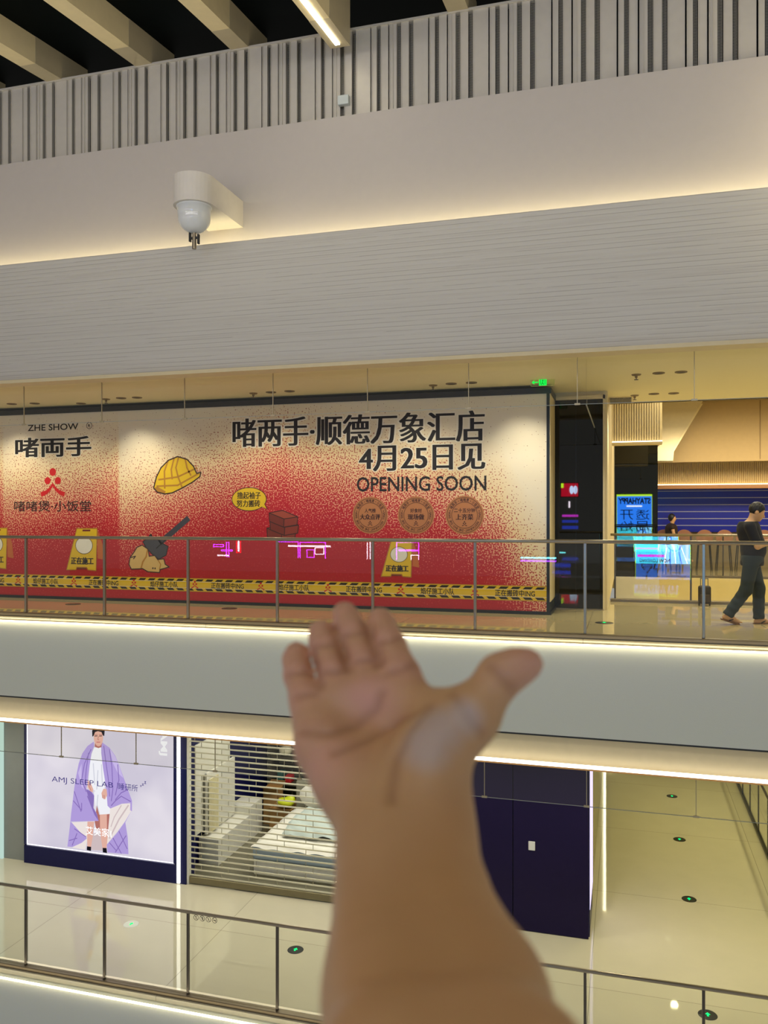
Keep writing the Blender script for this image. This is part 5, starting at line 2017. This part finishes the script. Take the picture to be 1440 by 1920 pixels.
vs, fs = sdf_surface(hair_f, (-0.25, -0.2, 1.42), (0.3, 0.2, 1.82), 0.008)
mesh_of('hair', vs, fs, m_hair, man, man_at)
for c_, a in ((ankR, -0.30), (ankL, 0.0)):
    ca, sa = math.cos(a), math.sin(a)

    def sole(P, c_=c_, ca=ca, sa=sa):
        q = P - c_
        x_, z_ = q[..., 0] * ca + q[..., 2] * sa, -q[..., 0] * sa + q[..., 2] * ca
        w = 0.042 + 0.012 * np.clip(x_ * 6, -0.5, 1)
        g_ = np.maximum(np.abs(x_ - 0.055) - 0.135, np.abs(q[..., 1]) - w)
        return np.maximum(g_, np.abs(z_ + 0.088) - 0.011)
    o_ = c_
    vs, fs = sdf_surface(sole, o_ + S3(-0.16, -0.09, -0.2), o_ + S3(0.24, 0.09, 0.02), 0.009)
    so = mesh_of('flip_flop', vs, fs, m_sole, man, man_at)
    b = MB()
    for s in (-1, 1):
        pts = [(0.13, 0.005 * s, -0.06), (0.09, 0.025 * s, -0.035), (0.03, 0.045 * s, -0.07)]
        for p_, q_ in zip(pts[:-1], pts[1:]):
            w = []
            for k in (p_, q_):
                x_ = k[0] * ca - k[2] * sa
                z_ = k[0] * sa + k[2] * ca
                w.append((man_at[0] + c_[0] + x_, man_at[1] + c_[1] + k[1], c_[2] + z_))
            b.cyl(w[0], w[1], 0.007, n=8)
    b.build('strap', m_black, so)
ph = wrR + S3(0.12, 0.10, 0.045)
pc = Vector(man_at) + Vector((float(ph[0]), float(ph[1]), float(ph[2])))
tag(MB().bbox(pc.x - 0.04, pc.x + 0.035, pc.y - 0.012, pc.y + 0.05, pc.z - 0.005, pc.z + 0.006, 0.003).build('phone', m_black), 'dark phone in the hands of the walking man', 'phone')

# small figure sitting before the blue shutter
sxx = X_at(1260, 24.6)
at = (sxx, 24.6, 0.0)


def sit_f(P):
    d = smin(rcone(P, S3(0, 0, 0.78), S3(-0.02, 0, 1.16), 0.15, 0.15), ellip(P, S3(0.02, 0, 1.47), (0.085, 0.075, 0.11)), 0.02)
    d = smin(d, rcone(P, S3(0, 0, 1.2), S3(0.01, 0, 1.38), 0.06, 0.05), 0.03)
    d = smin(d, ellip(P, S3(0.10, 0, 1.45), (0.02, 0.015, 0.02)), 0.015)
    for s in (-1, 1):
        d = smin(d, rcone(P, S3(0, s * 0.1, 0.8), S3(0.38, s * 0.1, 0.8), 0.085, 0.065), 0.03)
        d = smin(d, rcone(P, S3(0.38, s * 0.1, 0.8), S3(0.38, s * 0.1, 0.36), 0.065, 0.04), 0.03)
        d = smin(d, rcone(P, S3(0.38, s * 0.1, 0.33), S3(0.52, s * 0.1, 0.30), 0.04, 0.035), 0.03)
        d = smin(d, rcone(P, S3(0, s * 0.2, 1.22), S3(0.05, s * 0.22, 0.98), 0.05, 0.04), 0.03)
        d = smin(d, rcone(P, S3(0.05, s * 0.22, 0.98), S3(0.28, s * 0.12, 1.02), 0.04, 0.028), 0.02)
    return d


vs, fs = sdf_surface(sit_f, (-0.3, -0.35, 0.2), (0.65, 0.35, 1.65), 0.02)
sit = mesh_of('person', vs, fs, m_plain, None, at)
tag(sit, 'distant dark haired figure sitting in front of the blue shutter', 'person')
vs, fs = sdf_surface(lambda P: np.maximum(smin(rcone(P, S3(0, 0, 0.78), S3(-0.02, 0, 1.18), 0.17, 0.17), rcone(P, S3(0, -0.2, 1.22), S3(0, 0.2, 1.22), 0.07, 0.07), 0.04), 0.74 - P[..., 2]), (-0.3, -0.35, 0.6), (0.3, 0.35, 1.5), 0.02)
mesh_of('shirt', vs, fs, M('dark_brown_shirt', (40, 26, 22), 0.8), sit, at)
vs, fs = sdf_surface(lambda P: np.maximum(ellip(P, S3(-0.01, 0, 1.50), (0.10, 0.09, 0.115)), -ellip(P, S3(0.10, 0, 1.43), (0.09, 0.12, 0.10))), (-0.2, -0.2, 1.3), (0.2, 0.2, 1.7), 0.015)
mesh_of('hair', vs, fs, m_hair, sit, at)
cb = thing('bench', 'dark bench under the distant sitting figure', 'bench', (sxx, 24.6, 0))
MB().bbox(sxx - 0.3, sxx + 0.25, 24.35, 24.85, 0.54, 0.62, 0.02).build('seat', m_black, cb)
for sx in (-0.25, 0.2):
    MB().box(sxx + sx - 0.02, sxx + sx + 0.02, 24.4, 24.8, 0, 0.55).build('leg', m_black, cb)
